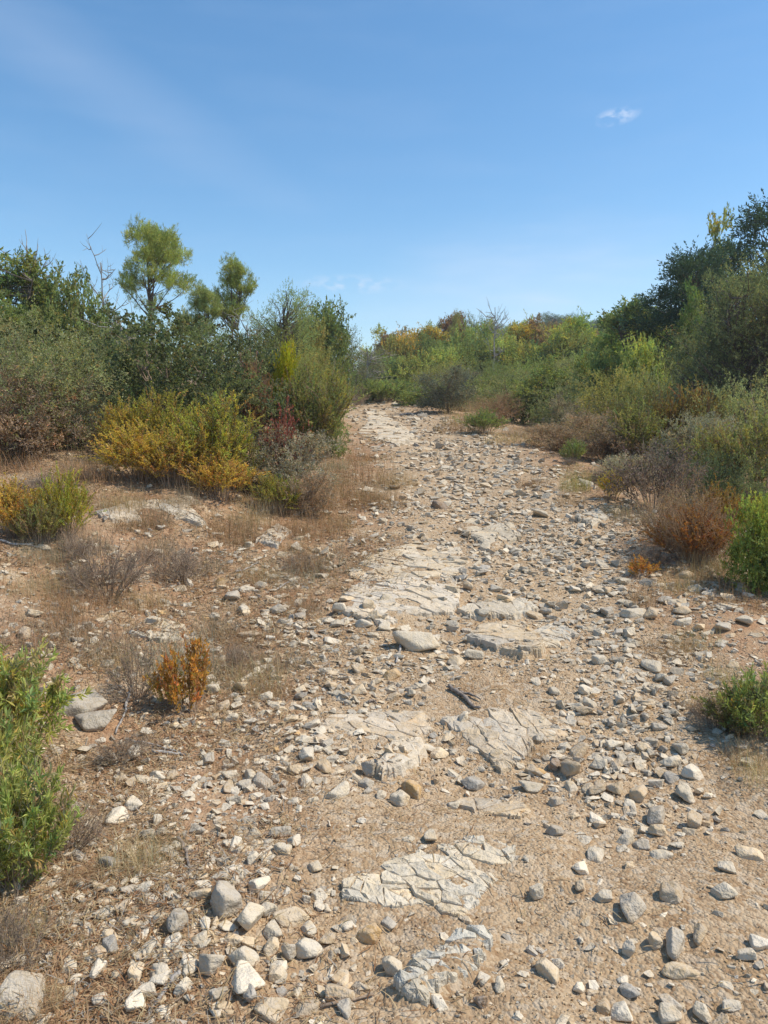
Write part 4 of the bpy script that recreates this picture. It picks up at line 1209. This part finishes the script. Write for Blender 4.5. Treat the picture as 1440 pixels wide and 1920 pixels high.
pl('upright_shrub', 518, 885, 95, C['ygreen'], 'yellow_shrub', S, 'small yellow shrub in front of the grey cushion bush', base=958)
pl('heath_bush', 540, 795, 175, C['greybrown'], 'cushion_bush', B, 'rounded grey cushion bush left of the path', base=925)
pl('heath_bush', 575, 880, 110, C['brown'], 'cushion_bush', B, 'low brown cushion at the right foot of the grey cushion bush', base=960)
pl('twig_leaf', 530, 750, 84, C['red'], 'red_shrub', S, 'dark red-brown withered shrub behind the grey cushion bush', d=9.0)
pl('upright_shrub', 480, 672, 80, C['rust'], 'rust_shrub', S, 'rusty upright dry shrub left of the bright yellow-leaved sapling', d=11.6)
pl('leafy_bush', 537, 640, 55, (0.42, 0.40, 0.03), 'yellow_sapling', 'sapling', 'bright yellow-leaved sapling by the dark oak bush', d=12.2)
pl('tall_shrub', 590, 690, 130, C['olive'], 'olive_shrub', S, 'olive feathery shrub leaning over the left edge of path', base=858)
pl('tall_shrub', 560, 720, 110, C['bgreen'], 'green_shrub', S, 'dull green shrub behind the red-brown withered shrub', d=11.8)
pl('oak_bush', 622, 790, 70, C['bgreen'], 'green_shrub', S, 'little dark green shrub at the left path edge', base=858)
pl('tall_shrub', 612, 700, 90, C['ygreen'], 'olive_shrub', S, 'yellowish shrub at the left of the path bend', d=17)
pl('tall_shrub', 588, 680, 110, C['olive'], 'olive_shrub', S, 'olive shrub where the path disappears on the left', d=20)

# --- big left bushes
pl('oak_bush', 330, 588, 330, C['oak'], 'oak_bush', B, 'big dark holly-leaved oak bush behind the yellow shrubs', base=835)
pl('oak_bush', 455, 620, 200, C['oak'], 'oak_bush', B, 'dark oak bush right of the big holly-leaved one', d=12.6)
pl('oak_bush', 245, 640, 180, C['oak'], 'oak_bush', B, 'shadowed oak bush left of the big holly-leaved one', d=12.4)
pl('grey_bush', 70, 610, 300, C['grey'], 'grey_bush', B, 'wide grey-green bush at left, brown towards its foot', base=850)
pl('heath_bush', 40, 700, 220, C['brown'], 'brown_bush', B, 'brown dry bush against the left edge under the grey-green bush', base=862)
pl('grey_bush', -20, 580, 260, C['grey'], 'grey_bush', B, 'grey-green bush cut by the left edge', d=11.5)
pl('heath_bush', 150, 690, 130, C['greybrown'], 'brown_bush', B, 'greyish dry bush right of the wide grey-green one', base=842)
pl('grey_bush', 185, 590, 230, C['olive'], 'grey_bush', B, 'olive-green bush between the grey-green bush and dark oak', d=13)
pl('oak_bush', 125, 500, 170, C['bgreen'], 'dark_bush', B, 'tall dark green bush below the left bare tree', d=15)
pl('oak_bush', 205, 572, 150, C['oak'], 'dark_bush', B, 'dark green bush at the foot of the thin bare tree', d=15.5)
pl('loose_tree', 20, 450, 210, C['bgreen'], 'open_tree', T_, 'open green tree with sparse crown in the left corner', d=15)
pl('loose_tree', 75, 480, 110, C['bgreen'], 'open_tree', T_, 'sparse leafy tree touching the two-pronged bare trunk', d=16)
pl('bare_tree', 75, 418, 90, (1, 1, 1), 'bare_tree', T_, 'pale two-pronged dead tree at far left', d=15.5, seed=0)
pl('bare_tree', 203, 428, 110, (1, 1, 1), 'bare_tree', T_, 'thin dead tree left of the tall pine', d=17, seed=1)
pl('bare_tree', 240, 560, 130, (1, 1, 1), 'bare_tree', T_, 'low dead snag between dead tree and pine', d=14.5, seed=0)
pl('bare_tree', 470, 560, 140, (1, 1, 1), 'bare_tree', T_, 'leaning dead branches right of the slim pine', d=19, seed=1)
pl('pine', 298, 415, 128, C['pine'], 'pine_tree', T_, 'tall round-topped pine on the left skyline', d=20, seed=0)
pl('pine', 440, 478, 84, C['pine'], 'pine_tree', T_, 'slim twin-stemmed pine right of the tall pine', d=21, seed=1)
pl('pine', 380, 530, 80, (0.36, 0.40, 0.15), 'pine_tree', T_, 'short pale pine between the two taller pines', d=18, seed=1)
pl('grey_bush', 290, 592, 150, C['olive'], 'grey_bush', B, 'pale olive bush at the foot of the tall pine', d=16.5)
pl('grey_bush', 395, 598, 170, C['bgreen'], 'grey_bush', B, 'green bush at the foot of the short pale pine', d=16)
pl('grey_bush', 240, 618, 140, C['grey'], 'grey_bush', B, 'grey bush beneath the dead snag', d=14.8)
pl('grey_bush', 470, 626, 140, C['bgreen'], 'grey_bush', B, 'green bush beneath the leaning dead branches', d=17)
pl('olive_tree', 535, 538, 130, (0.32, 0.35, 0.15), 'pale_tree', T_, 'pale green tree with feathery top right of the pines', d=22)
pl('leafy_bush', 600, 568, 120, C['bgreen'], 'round_tree', T_, 'round dark green tree right of the pale feathery one', d=27)
pl('leafy_bush', 570, 600, 110, C['olive'], 'round_tree', T_, 'olive tree between the feathery and round trees', d=25)
pl('grey_bush', 650, 605, 100, (0.19, 0.20, 0.12), 'dark_bush', B, 'dark grey bush ending the left row at the path gap', d=29)
pl('grey_bush', 560, 640, 160, C['olive'], 'grey_bush', B, 'olive bush above the bright yellow sapling', d=17)
pl('grey_bush', 505, 612, 140, C['bgreen'], 'grey_bush', B, 'green bush left under the pale feathery tree', d=19)
pl('grey_bush', 680, 650, 110, (0.22, 0.215, 0.15), 'dark_bush', B, 'grey thorny bush in the path gap', d=32)
pl('bare_tree', 690, 640, 90, (1, 1, 1), 'bare_tree', T_, 'small grey dead shrub in the path gap', d=31, seed=0)
pl('twig_bush', 660, 720, 60, C['olive'], 'twiggy_shrub', S, 'weedy tuft at the path bend on left', d=27)

# --- background belt across the top of the path (rows from far to near)
r = np.random.default_rng(77)
SKX = [560, 600, 650, 690, 720, 760, 800, 850, 905, 950, 1000, 1050, 1100, 1150, 1190, 1240, 1300, 1440]
SKY = [600, 600, 625, 655, 622, 632, 618, 612, 606, 606, 606, 605, 606, 596, 580, 590, 600, 600]
autumn = [C['bgreen'], C['green'], C['ygreen'], C['olive'], C['rust'], C['ochre'], C['bright'], C['green']]
lowc = [C['grey'], C['bgreen'], C['green'], C['olive'], C['grey'], C['bgreen']]
for dist, drop, step, key, cols_, cat in ((52, 0, 34, 'loose_tree', autumn, T_), (44, 14, 34, 'leafy_bush', autumn, B), (37, 34, 38, 'leafy_bush', lowc + [C['ygreen'], C['bright']], B), (32, 62, 44, 'grey_bush', lowc, B), (28.5, 88, 46, 'grey_bush', lowc, B)):
    x = 700 + r.uniform(0, 20)
    while x < 1300:
        lim = {28.5: 760, 32: 715}.get(dist, 690)
        if x > lim:
            top = np.interp(x, SKX, SKY) + drop + r.normal(0, 9) - (10 if dist > 50 and r.random() < 0.3 else 0)
            cc = cols_[r.integers(len(cols_))]
            cw = {str(C['bgreen']): 'dull green', str(C['green']): 'green', str(C['ygreen']): 'yellow-green', str(C['olive']): 'olive', str(C['rust']): 'rusty', str(C['ochre']): 'amber', str(C['bright']): 'bright green', str(C['grey']): 'grey-green'}[str(cc)]
            pl(key, x, top, step * r.uniform(1.9, 2.7), cc, {'loose_tree': 'young_tree', 'leafy_bush': 'thicket_bush', 'grey_bush': 'thicket_bush'}[key], cat, None, d=dist * r.uniform(0.97, 1.03), group='thicket across the head of the path', words=f'{cw} thicket {"tree" if cat == T_ else "bush"}')
        x += step * r.uniform(0.75, 1.25)

pl('olive_tree', 908, 588, 80, (0.16, 0.19, 0.10), 'dark_tree', T_, 'dark round-topped tree on the skyline left of hill', d=70)
pl('olive_tree', 870, 618, 60, (0.17, 0.20, 0.10), 'dark_tree', T_, 'low dark tree left of the dark round-topped one', d=72)
pl('bare_tree', 925, 555, 50, (1, 1, 1), 'bare_tree', T_, 'thin pale dead tree rising from the far thicket', d=36, seed=0)
pl('bare_tree', 940, 575, 40, (1, 1, 1), 'bare_tree', T_, 'darker dead stem beside the thin pale dead tree', d=37, seed=1)
pl('conifer', 853, 585, 34, C['olive'], 'young_conifer', T_, 'small spire of a conifer on the skyline', d=48)
pl('loose_tree', 1000, 596, 90, C['rust'], 'autumn_tree', T_, 'orange autumn tree in the middle of far thicket', d=42)
pl('loose_tree', 975, 606, 70, C['ochre'], 'autumn_tree', T_, 'amber autumn tree left of the orange one', d=43)
pl('loose_tree', 1075, 592, 110, (0.36, 0.39, 0.09), 'lime_tree', T_, 'lime-green tree right of the orange autumn tree', d=38)
pl('loose_tree', 1040, 610, 90, C['bright'], 'lime_tree', T_, 'lime-green sapling between orange tree and lime tree', d=36)
pl('loose_tree', 800, 612, 90, C['ochre'], 'autumn_tree', T_, 'amber tree left of the conifer spire', d=46)
pl('loose_tree', 740, 618, 80, C['rust'], 'autumn_tree', T_, 'rusty tree at the left end of the far thicket', d=48)
# wooded hill
k = 0
rh = np.random.default_rng(31)
for i in range(46):
    x, y = rh.uniform(8, 58), rh.uniform(95, 145)
    hh = rh.uniform(3.2, 5)
    plant('olive_tree', x, y, rh.uniform(4.5, 7), hh, (0.15, 0.19, 0.09), 'hill_tree', T_, 'distant dark green tree on the wooded hill', 'trees on the far hill', i)

# --- right trees
pl('conifer', 1335, 455, 260, C['conifer'], 'dark_conifer', T_, 'big dark conifer with drooping boughs at right', d=21, seed=0)
pl('conifer', 1420, 385, 260, C['conifer'], 'dark_conifer', T_, 'tallest dark conifer at the right edge', d=22.5, seed=1)
pl('conifer', 1285, 478, 230, C['conifer'], 'dark_conifer', T_, 'left dark conifer of the right-hand group', d=20.5, seed=1)
pl('loose_tree', 1320, 398, 110, (0.40, 0.40, 0.12), 'pale_topped_tree', T_, 'yellow-green tree top sticking up behind dark conifers', d=23, seed=0)
pl('olive_tree', 1375, 500, 220, (0.235, 0.25, 0.13), 'olive_tree', T_, 'grey-olive tree in front of the dark conifers', d=15.5, seed=0)
pl('olive_tree', 1450, 470, 240, (0.24, 0.255, 0.13), 'olive_tree', T_, 'grey-olive tree cut by the right edge', d=15, seed=1)
pl('olive_tree', 1335, 600, 150, (0.235, 0.25, 0.13), 'olive_tree', T_, 'lower grey-olive tree left in front of the conifers', d=16.5, seed=1)
pl('loose_tree', 1190, 562, 150, C['bgreen'], 'broadleaf_tree', T_, 'dark broadleaf tree left of the conifers', d=24, seed=1)
pl('loose_tree', 1150, 600, 120, C['green'], 'broadleaf_tree', T_, 'green broadleaf tree at the left of right group', d=27, seed=2)
pl('loose_tree', 1290, 535, 70, (0.26, 0.30, 0.09), 'vine_covered_tree', T_, 'yellow-green sapling growing against the left conifer', d=19, seed=2)
pl('leafy_bush', 1215, 632, 110, C['bright'], 'bright_bush', B, 'vivid light green bush below the broadleaf tree', d=18)
pl('leafy_bush', 1130, 660, 120, C['green'], 'green_bush', B, 'green bush right of the far thicket', d=21)
pl('oak_bush', 1260, 640, 150, C['oak'], 'dark_bush', B, 'dark bush at the foot of left conifer', d=18.5)

# --- right garrigue
pl('leafy_bush', 1010, 690, 130, (0.25, 0.29, 0.10), 'green_bush', B, 'fresh green rounded bush at the right path edge', base=800)
pl('grey_bush', 960, 690, 150, C['grey'], 'grey_bush', B, 'grey-green bush left of the fresh green rounded bush', base=795)
pl('upright_shrub', 905, 765, 80, C['green'], 'green_shrub', S, 'small green shrub at the right path edge by dry grass', base=812)
pl('thicket', 930, 735, 110, C['rust'], 'tall_dry_grass', GR, 'rusty dry stalks behind the small green shrub', base=795)
pl('tall_grass', 870, 748, 90, C['dry'], 'tall_dry_grass', GR, 'straw grass left of the small green shrub', base=798)
pl('leafy_bush', 800, 722, 110, C['bgreen'], 'low_bush', B, 'low leafy green bush right of the white log', d=27)
pl('tall_shrub', 730, 712, 90, C['green'], 'low_bush', B, 'low light green bush left of the white log', d=29)
pl('leafy_bush', 700, 712, 80, C['green'], 'low_bush', B, 'leafy green clump where the path vanishes', d=30)
pl('heath_bush', 840, 690, 120, (0.22, 0.205, 0.155), 'dark_bush', B, 'dark grey dead bush behind the straw grass', d=24)
pl('grey_bush', 1070, 700, 150, C['grey'], 'grey_bush', B, 'grey-green bush right of the fresh green rounded bush', base=815)
pl('heath_bush', 1090, 740, 110, C['greybrown'], 'brown_bush', B, 'brown-grey bush in front right of fresh green rounded bush', base=830)
pl('grey_bush', 1150, 690, 160, C['olive'], 'grey_bush', B, 'olive bush in the middle of the right scrub', d=15.5)
pl('grey_bush', 1230, 690, 150, C['grey'], 'grey_bush', B, 'grey-green bush behind the amber shrubs on right', d=15)
pl('heath_bush', 1130, 770, 130, C['brown'], 'brown_bush', B, 'brown heath bush in the middle of right scrub', d=12.8)
pl('upright_shrub', 1195, 755, 110, C['olive'], 'olive_shrub', S, 'olive upright shrub behind the withered dark shrub', d=12.6)
pl('upright_shrub', 1245, 745, 90, (0.30, 0.21, 0.06), 'amber_shrub', S, 'amber upright shrub in the right scrub, left one', d=13.2)
pl('upright_shrub', 1310, 730, 110, (0.30, 0.22, 0.07), 'amber_shrub', S, 'amber upright shrub in the right scrub, right one', d=13)
pl('heath_bush', 1290, 775, 140, C['greybrown'], 'brown_bush', B, 'rounded tan heath bush below the amber shrubs', d=12)
pl('grey_bush', 1400, 710, 190, C['grey'], 'grey_bush', B, 'grey-green bush at right edge under the olive tree', d=12.8)
pl('tall_shrub', 1340, 800, 120, C['olive'], 'olive_shrub', S, 'olive feathery shrub right of the tan heath bush', d=10.8)
pl('tall_shrub', 1420, 770, 150, C['olive'], 'olive_shrub', S, 'tall olive feathery shrub at the right edge', d=9.6)
pl('grey_bush', 1320, 835, 150, (0.15, 0.175, 0.10), 'dark_bush', B, 'dark green low bush behind the tawny thicket', d=9.4)
pl('grey_bush', 1420, 850, 140, (0.17, 0.19, 0.10), 'dark_bush', B, 'dark green bush behind the fresh leafy bush at right', d=8.8)
pl('curled_bush', 1225, 825, 170, (0.22, 0.15, 0.12), 'withered_bush', B, 'withered dark brown bush with curled leaves', base=955)
pl('thicket', 1300, 890, 150, (0.46, 0.26, 0.12), 'tall_dry_grass', GR, 'tawny thicket of dry stalks at right', base=1052)
pl('thicket', 1250, 910, 130, C['dry'], 'tall_dry_grass', GR, 'pale dry stalks at the left of the tawny thicket', base=1025)
pl('upright_shrub', 1310, 945, 150, (0.38, 0.17, 0.05), 'amber_shrub', S, 'orange shrub inside the tawny thicket', base=1050)
pl('upright_shrub', 1345, 905, 110, (0.36, 0.20, 0.05), 'amber_shrub', S, 'amber shrub at the right side of tawny thicket', base=1030)
pl('leafy_bush', 1418, 925, 110, (0.36, 0.39, 0.10), 'leafy_bush', B, 'fresh yellow-green leafy bush at the right edge', base=1110)
pl('leafy_bush', 1455, 990, 130, C['green'], 'leafy_bush', B, 'green leafy bush cut off by the right edge', base=1120)
pl('upright_shrub', 1146, 878, 44, C['yellow'], 'yellow_tuft', S, 'small yellow tuft on right shoulder of the path', base=934)
pl('tall_grass', 1078, 862, 60, (0.40, 0.33, 0.12), 'tall_dry_grass', GR, 'yellowish grass tuft left of the small yellow tuft', base=918)
pl('orange_plant', 1205, 1035, 50, C['orange'], 'orange_plant', 'plant', 'little orange plant among stones on the right', base=1078)
pl('upright_shrub', 1075, 822, 44, C['green'], 'green_shrub', S, 'tiny green shrub on the right shoulder of upper path', base=868)
pl('lance_plant', 1428, 1265, 130, C['green'], 'leafy_shrub', S, 'green bush at the right edge with slender leaves', base=1385)
pl('lance_plant', 1385, 1290, 110, C['olive'], 'leafy_shrub', S, 'duller leafy clump left of the green bush at right edge', base=1370)
pl('twig_bush', 1345, 1290, 110, C['brown'], 'twiggy_shrub', S, 'brown twigs left of the green bush at right edge', base=1365)
pl('twig_bush', 1215, 1010, 110, C['brown'], 'twiggy_shrub', S, 'grey twigs at the left foot of the tawny thicket', base=1055)
pl('heath_bush', 1165, 850, 110, C['greybrown'], 'brown_bush', B, 'greyish scrub left of the withered dark bush', base=905)
pl('heath_bush', 1050, 790, 120, C['brown'], 'brown_bush', B, 'brown dry scrub above the tiny green shrub', base=842)

# scrub that carries the slopes on beyond the frame and fills behind (still single plants)
rf = np.random.default_rng(91)
fillc = [('grey-green', C['grey']), ('olive', C['olive']), ('dull green', C['bgreen']), ('brownish', C['greybrown'])]
for side in (-1, 1):
    for i in range(34):
        y = rf.uniform(13, 40)
        x = side * y * rf.uniform(0.34, 0.72) + (0 if side < 0 else 1.0)
        if side > 0 and y < 20: x += 1.5
        cn, cc = fillc[rf.integers(4)]
        plant('grey_bush' if rf.random() < 0.7 else 'oak_bush', x, y, rf.uniform(1.6, 2.8), rf.uniform(1.0, 1.7) * (1 + 0.015 * y), cc, 'scrub_bush', B, None, 'scrub on the ' + ('left' if side < 0 else 'right') + ' slope', i, f'{cn} scrub bush')

# --- dry grass tufts
tufts = [(225,965,90,50,'dry'),(290,985,90,60,'brown'),(340,960,80,50,'brown'),(430,1005,110,80,'rust'),(470,985,90,60,'dry'),(600,1000,110,60,'rust'),(580,1065,90,60,'rust'),(560,1135,100,50,'rust'),(610,925,120,50,'rust'),(690,900,130,50,'rust'),
 (740,910,90,40,'dry'),(650,950,100,45,'rust'),(500,960,90,50,'brown'),(120,1090,110,60,'dry'),(60,1110,100,60,'dry'),(260,1130,110,60,'dry'),(130,1180,100,60,'rust'),(330,1240,110,50,'brown'),(520,1240,130,50,'brown'),(510,1300,100,40,'rust'),
 (250,1640,130,80,'straw'),(300,1600,110,70,'dry'),(30,1760,130,90,'straw'),(150,1660,90,50,'rust'),(70,1900,120,80,'dry'),(540,1470,120,50,'rust'),(440,1430,110,45,'rust'),(1400,1430,120,60,'rust'),(1430,1460,120,60,'straw'),(1300,1200,110,50,'straw'),
 (1250,1220,110,45,'rust'),(1210,1130,80,40,'rust'),(1270,1110,90,50,'dry'),(1370,1140,110,50,'rust'),(1320,1080,90,50,'dry'),(1070,940,70,30,'rust'),(1000,910,80,28,'rust'),(870,1300,40,18,'rust'),(1000,1410,60,40,'rust'),(960,830,110,28,'dry'),(860,810,100,28,'rust'),
 (90,890,120,50,'brown'),(160,880,110,50,'brown'),(20,880,120,50,'rust'),(1100,850,110,40,'brown'),(1180,980,90,45,'brown'),(1150,960,70,36,'dry'),(980,820,90,34,'brown'),(1310,1330,110,50,'rust'),(660,860,90,40,'rust'),(700,940,90,40,'rust'),(540,1000,90,45,'rust'),
 (400,1180,100,50,'brown'),(380,1060,100,60,'brown'),(480,1080,90,50,'dry'),(200,1250,110,50,'dry'),(1360,1270,90,50,'straw'),(610,980,80,40,'rust'),(730,950,80,34,'rust'),(60,970,130,60,'dry'),(160,1030,110,60,'brown'),(300,1040,100,60,'brown')]
cwd = {'dry': 'tan', 'brown': 'brown', 'rust': 'reddish', 'straw': 'straw-yellow'}
for i, (px_, py_, w, h, c) in enumerate(tufts):
    pl('grass', px_, py_ - h, w, C[c], 'dry_grass_tuft', GR, None, base=py_, group='dry grass tufts', words=f'{cwd[c]} dry grass tuft')
rt = np.random.default_rng(61)
k = 0
while k < 90:
    y = rt.uniform(4.2, 13); x = rt.uniform(-1, 1) * (y * 0.5)
    if litter_mask(np.array([x]), np.array([y]))[0] < 0.9 or (path_u(x, y) > 0 and y < 5.5): continue
    k += 1
    cn = ('brown', 'dry', 'rust', 'greybrown')[rt.integers(4)]
    w = rt.uniform(0.28, 0.6)
    plant('twig_bush' if k % 3 == 0 else 'grass', x, y, w, w * rt.uniform(0.3, 0.5), C[cn], 'dead_twig_tuft' if k % 3 == 0 else 'dry_grass_tuft', S if k % 3 == 0 else GR, None, 'dead twiggy tufts' if k % 3 == 0 else 'dry grass tufts', k, {'brown': 'brown', 'dry': 'tan', 'rust': 'reddish', 'greybrown': 'greyish'}[cn] + (' dead twig tuft' if k % 3 == 0 else ' low grass tuft'))
auto_labels(veg_items, LM2)

# --- dry straw and litter lying about (nobody could count it)
rl = np.random.default_rng(15)
n = 260000
y = 1.5 + 15.5 * rl.random(n) ** 1.35
x = rl.uniform(-1, 1, n) * (y * 0.52 + 0.8)
k = rl.random(n) < (0.06 + 0.94 * litter_mask(x, y)) * smooth(-0.45, 0.4, fbm(x * 1.6, y * 1.6, 88, 3))
x, y = x[k], y[k]; n = len(x)
a = rl.uniform(0, 6.283, n); ln = rl.uniform(0.02, 0.10, n) * (0.7 + 0.07 * y); wd = 0.0018 + 0.0006 * y
d = np.stack([np.cos(a), np.sin(a), rl.normal(0.08, 0.16, n)], 1)
p0 = np.stack([x, y, G(x, y) + 0.004 + 0.014 * rl.random(n)], 1)
s_ = np.stack([-np.sin(a), np.cos(a), np.zeros(n)], 1) * wd[:, None] * 0.5
p1 = p0 + d * (ln * 0.5)[:, None] + rl.normal(0, 0.006, (n, 3)); p2 = p0 + d * ln[:, None]
V = np.stack([p0 - s_, p0 + s_, p1 + s_, p1 - s_, p2], 1).reshape(-1, 3)
b5 = (np.arange(n) * 5)[:, None]
pal = np.array([C['rust'], C['dry'], C['straw'], C['brown'], (0.30, 0.15, 0.07), (0.40, 0.36, 0.31)])
T = np.repeat(pal[rl.choice(6, n, p=[.28, .24, .14, .12, .14, .08])] * rl.uniform(0.7, 1.2, (n, 1)), 5, 0)
o = link(bpy.data.objects.new('dry_litter', np_mesh('dry_litter', V, [b5 + np.array([[0, 1, 2, 3]]), b5 + np.array([[3, 2, 4]])], M_DRY, T)))
o.color = (1, 1, 1, 1)
tag(o, 'reddish dry straw and plant litter on the path shoulders', 'litter', None, 'stuff')
# short standing dry grass between the tufts
n = 80000
y = 2.0 + 18 * rl.random(n) ** 1.1
x = rl.uniform(-1, 1, n) * (y * 0.52 + 0.8)
k = rl.random(n) < litter_mask(x, y) * smooth(0.0, 0.5, fbm(x * 1.1, y * 1.1, 123, 3)) * (0.35 + 0.65 * smooth(3, 6, y))
x, y = x[k], y[k]; n = len(x)
V, F = blades(n, rl, np.stack([x, y, G(x, y) - 0.01], 1), 0.15, 0.9, 0.0035)
T = np.repeat(pal[rl.choice(6, n, p=[.34, .24, .12, .18, .06, .06])] * rl.uniform(0.7, 1.2, (n, 1)), 8, 0)
o = link(bpy.data.objects.new('short_dry_grass', np_mesh('short_dry_grass', V, F, M_DRY, T)))
o.color = (1, 1, 1, 1)
tag(o, 'thin reddish dry grass covering the slopes beside the track', 'grass', None, 'stuff')
print('litter, grass', len(p0), n)

# ------------------------------------------------------------------ sticks and the log
def stick(pts, rad, mat, name, label, cat='stick', forks=(), seed=0):
    """pts: photograph pixels of the stick on the ground; rad in metres"""
    r = np.random.default_rng(seed)
    def line(q, r0, r1, lift):
        p = np.array([hit(*a) for a in q]); k = 9
        t = np.linspace(0, 1, k); tt = np.linspace(0, 1, len(p))
        xy = np.stack([np.interp(t, tt, p[:, 0]), np.interp(t, tt, p[:, 1])], 1) + r.normal(0, r0 * 0.4, (k, 2))
        z = G(xy[:, 0], xy[:, 1]) + np.linspace(r0, r1, k) * 0.8 + lift
        return np.column_stack([xy, z]), np.linspace(r0, r1, k) * r.uniform(0.85, 1.15, k)
    p, rr = line(pts, rad, rad * 0.55, 0.006)
    vf = [tubes(p[None], rr[None], 8)]
    caps = [(0, len(vf[0][0]))]
    for f in forks:
        q, r2 = line(f, rad * 0.7, rad * 0.3, 0.01); vf.append(tubes(q[None], r2[None], 8))
    V, F = join(*vf); V = V + r.normal(0, rad * 0.06, V.shape)
    org = p[0].copy()
    Fc = []; off = 0
    for v, f in vf:
        m = len(v)
        Fc += [[off, off + 7, off + 6, off + 5], [off, off + 5, off + 4, off + 3], [off, off + 3, off + 2, off + 1]]
        e = off + m - 8
        Fc += [[e, e + 1, e + 2, e + 3], [e, e + 3, e + 4, e + 5], [e, e + 5, e + 6, e + 7]]
        off += m
    o = link(bpy.data.objects.new(name, np_mesh(name, V - org, np.concatenate([F, np.array(Fc)]), mat, smooth_shade=True)))
    o.location = org
    tag(o, label, cat, 'fallen wood on the path')
    return o
stick([(842,1298),(865,1312),(900,1336)], 0.014, M_DARKWOOD, 'forked_branch', 'weathered grey forked branch lying on sand in mid path', 'branch', [[(862,1308),(880,1312),(902,1322)]], 1)
stick([(756,1204),(750,1222),(742,1246)], 0.010, M_DEAD, 'stick', 'short pale grey stick leaning below the tilted wedge stone', seed=2)
stick([(246,1290),(236,1330),(216,1366)], 0.008, M_DEAD, 'stick', 'curved pale driftwood stick left of the orange plant', seed=3)
stick([(235,1375),(275,1388),(345,1408)], 0.007, M_DEAD, 'stick', 'grey stick lying below the curved driftwood stick', seed=4)
stick([(335,1578),(348,1605),(358,1648)], 0.008, M_DARKWOOD, 'stick', 'dark crooked stick on dry grass at left', seed=5)
stick([(335,1840),(305,1872),(275,1912)], 0.008, M_DEAD, 'stick', 'straight pale stick crossing stones at the bottom left', seed=6)
stick([(442,1072),(462,1062),(488,1046)], 0.009, M_DEAD, 'stick', 'bleached bent stick among stones on the left slope', seed=7)
stick([(520,1106),(540,1092),(558,1080)], 0.008, M_DEAD, 'stick', 'thin bleached stick right of the bleached bent stick', seed=8)
stick([(0,1022),(40,1028),(84,1030)], 0.010, M_DEAD, 'stick', 'pale stick under the yellowish shrubs at the left edge', seed=9)
stick([(752,778),(766,776),(783,774)], 0.035, M_DEAD, 'log', 'short white log lying across the top of the path', 'log', seed=10)
stick([(0,1790),(40,1735),(70,1690)], 0.004, M_DARKWOOD, 'stick', 'thin dark twig rising in the lower left corner', seed=11)
stick([(600,1905),(650,1890),(700,1876)], 0.005, M_TWIG, 'stick', 'tan stalk lying at the bottom edge left of knuckled outcrop', seed=12)
stick([(690,1322),(700,1318),(706,1322)], 0.007, M_DARKWOOD, 'stick', 'stub of dark wood left of the forked branch', seed=13)
stick([(285,1405),(320,1408),(350,1410)], 0.009, M_DEAD, 'stick', 'split grey wood slivers on the left slope', seed=14)
stick([(1060,1452),(1100,1475),(1140,1487)], 0.003, M_DARKWOOD, 'stick', 'thin dark stalk under the tan boulder cluster', seed=15)


# ------------------------------------------------------------------ thin summer haze: one closed box of even, pale air
hm, hn, hl, hout = new_mat('haze_air')
pv = hn.new('ShaderNodeVolumePrincipled')
pv.inputs['Color'].default_value = (0.90, 0.94, 1.0, 1)
pv.inputs['Density'].default_value = 0.0010
pv.inputs['Anisotropy'].default_value = 0.3
hl.new(pv.outputs[0], hout.inputs['Volume'])
zlo = float(ZZ.min()) - 1.0
zhi = 30.0
bm = bmesh.new(); bmesh.ops.create_cube(bm, size=1.0)
for v in bm.verts:
    v.co = (v.co.x * 6400, v.co.y * 6400, zlo + (v.co.z + 0.5) * (zhi - zlo))
hme = bpy.data.meshes.new('haze'); bm.to_mesh(hme); bm.free(); hme.materials.append(hm)
tag(link(bpy.data.objects.new('haze', hme)), 'thin pale summer haze in the air', None, None, 'stuff')
scene.cycles.volume_bounces = 0
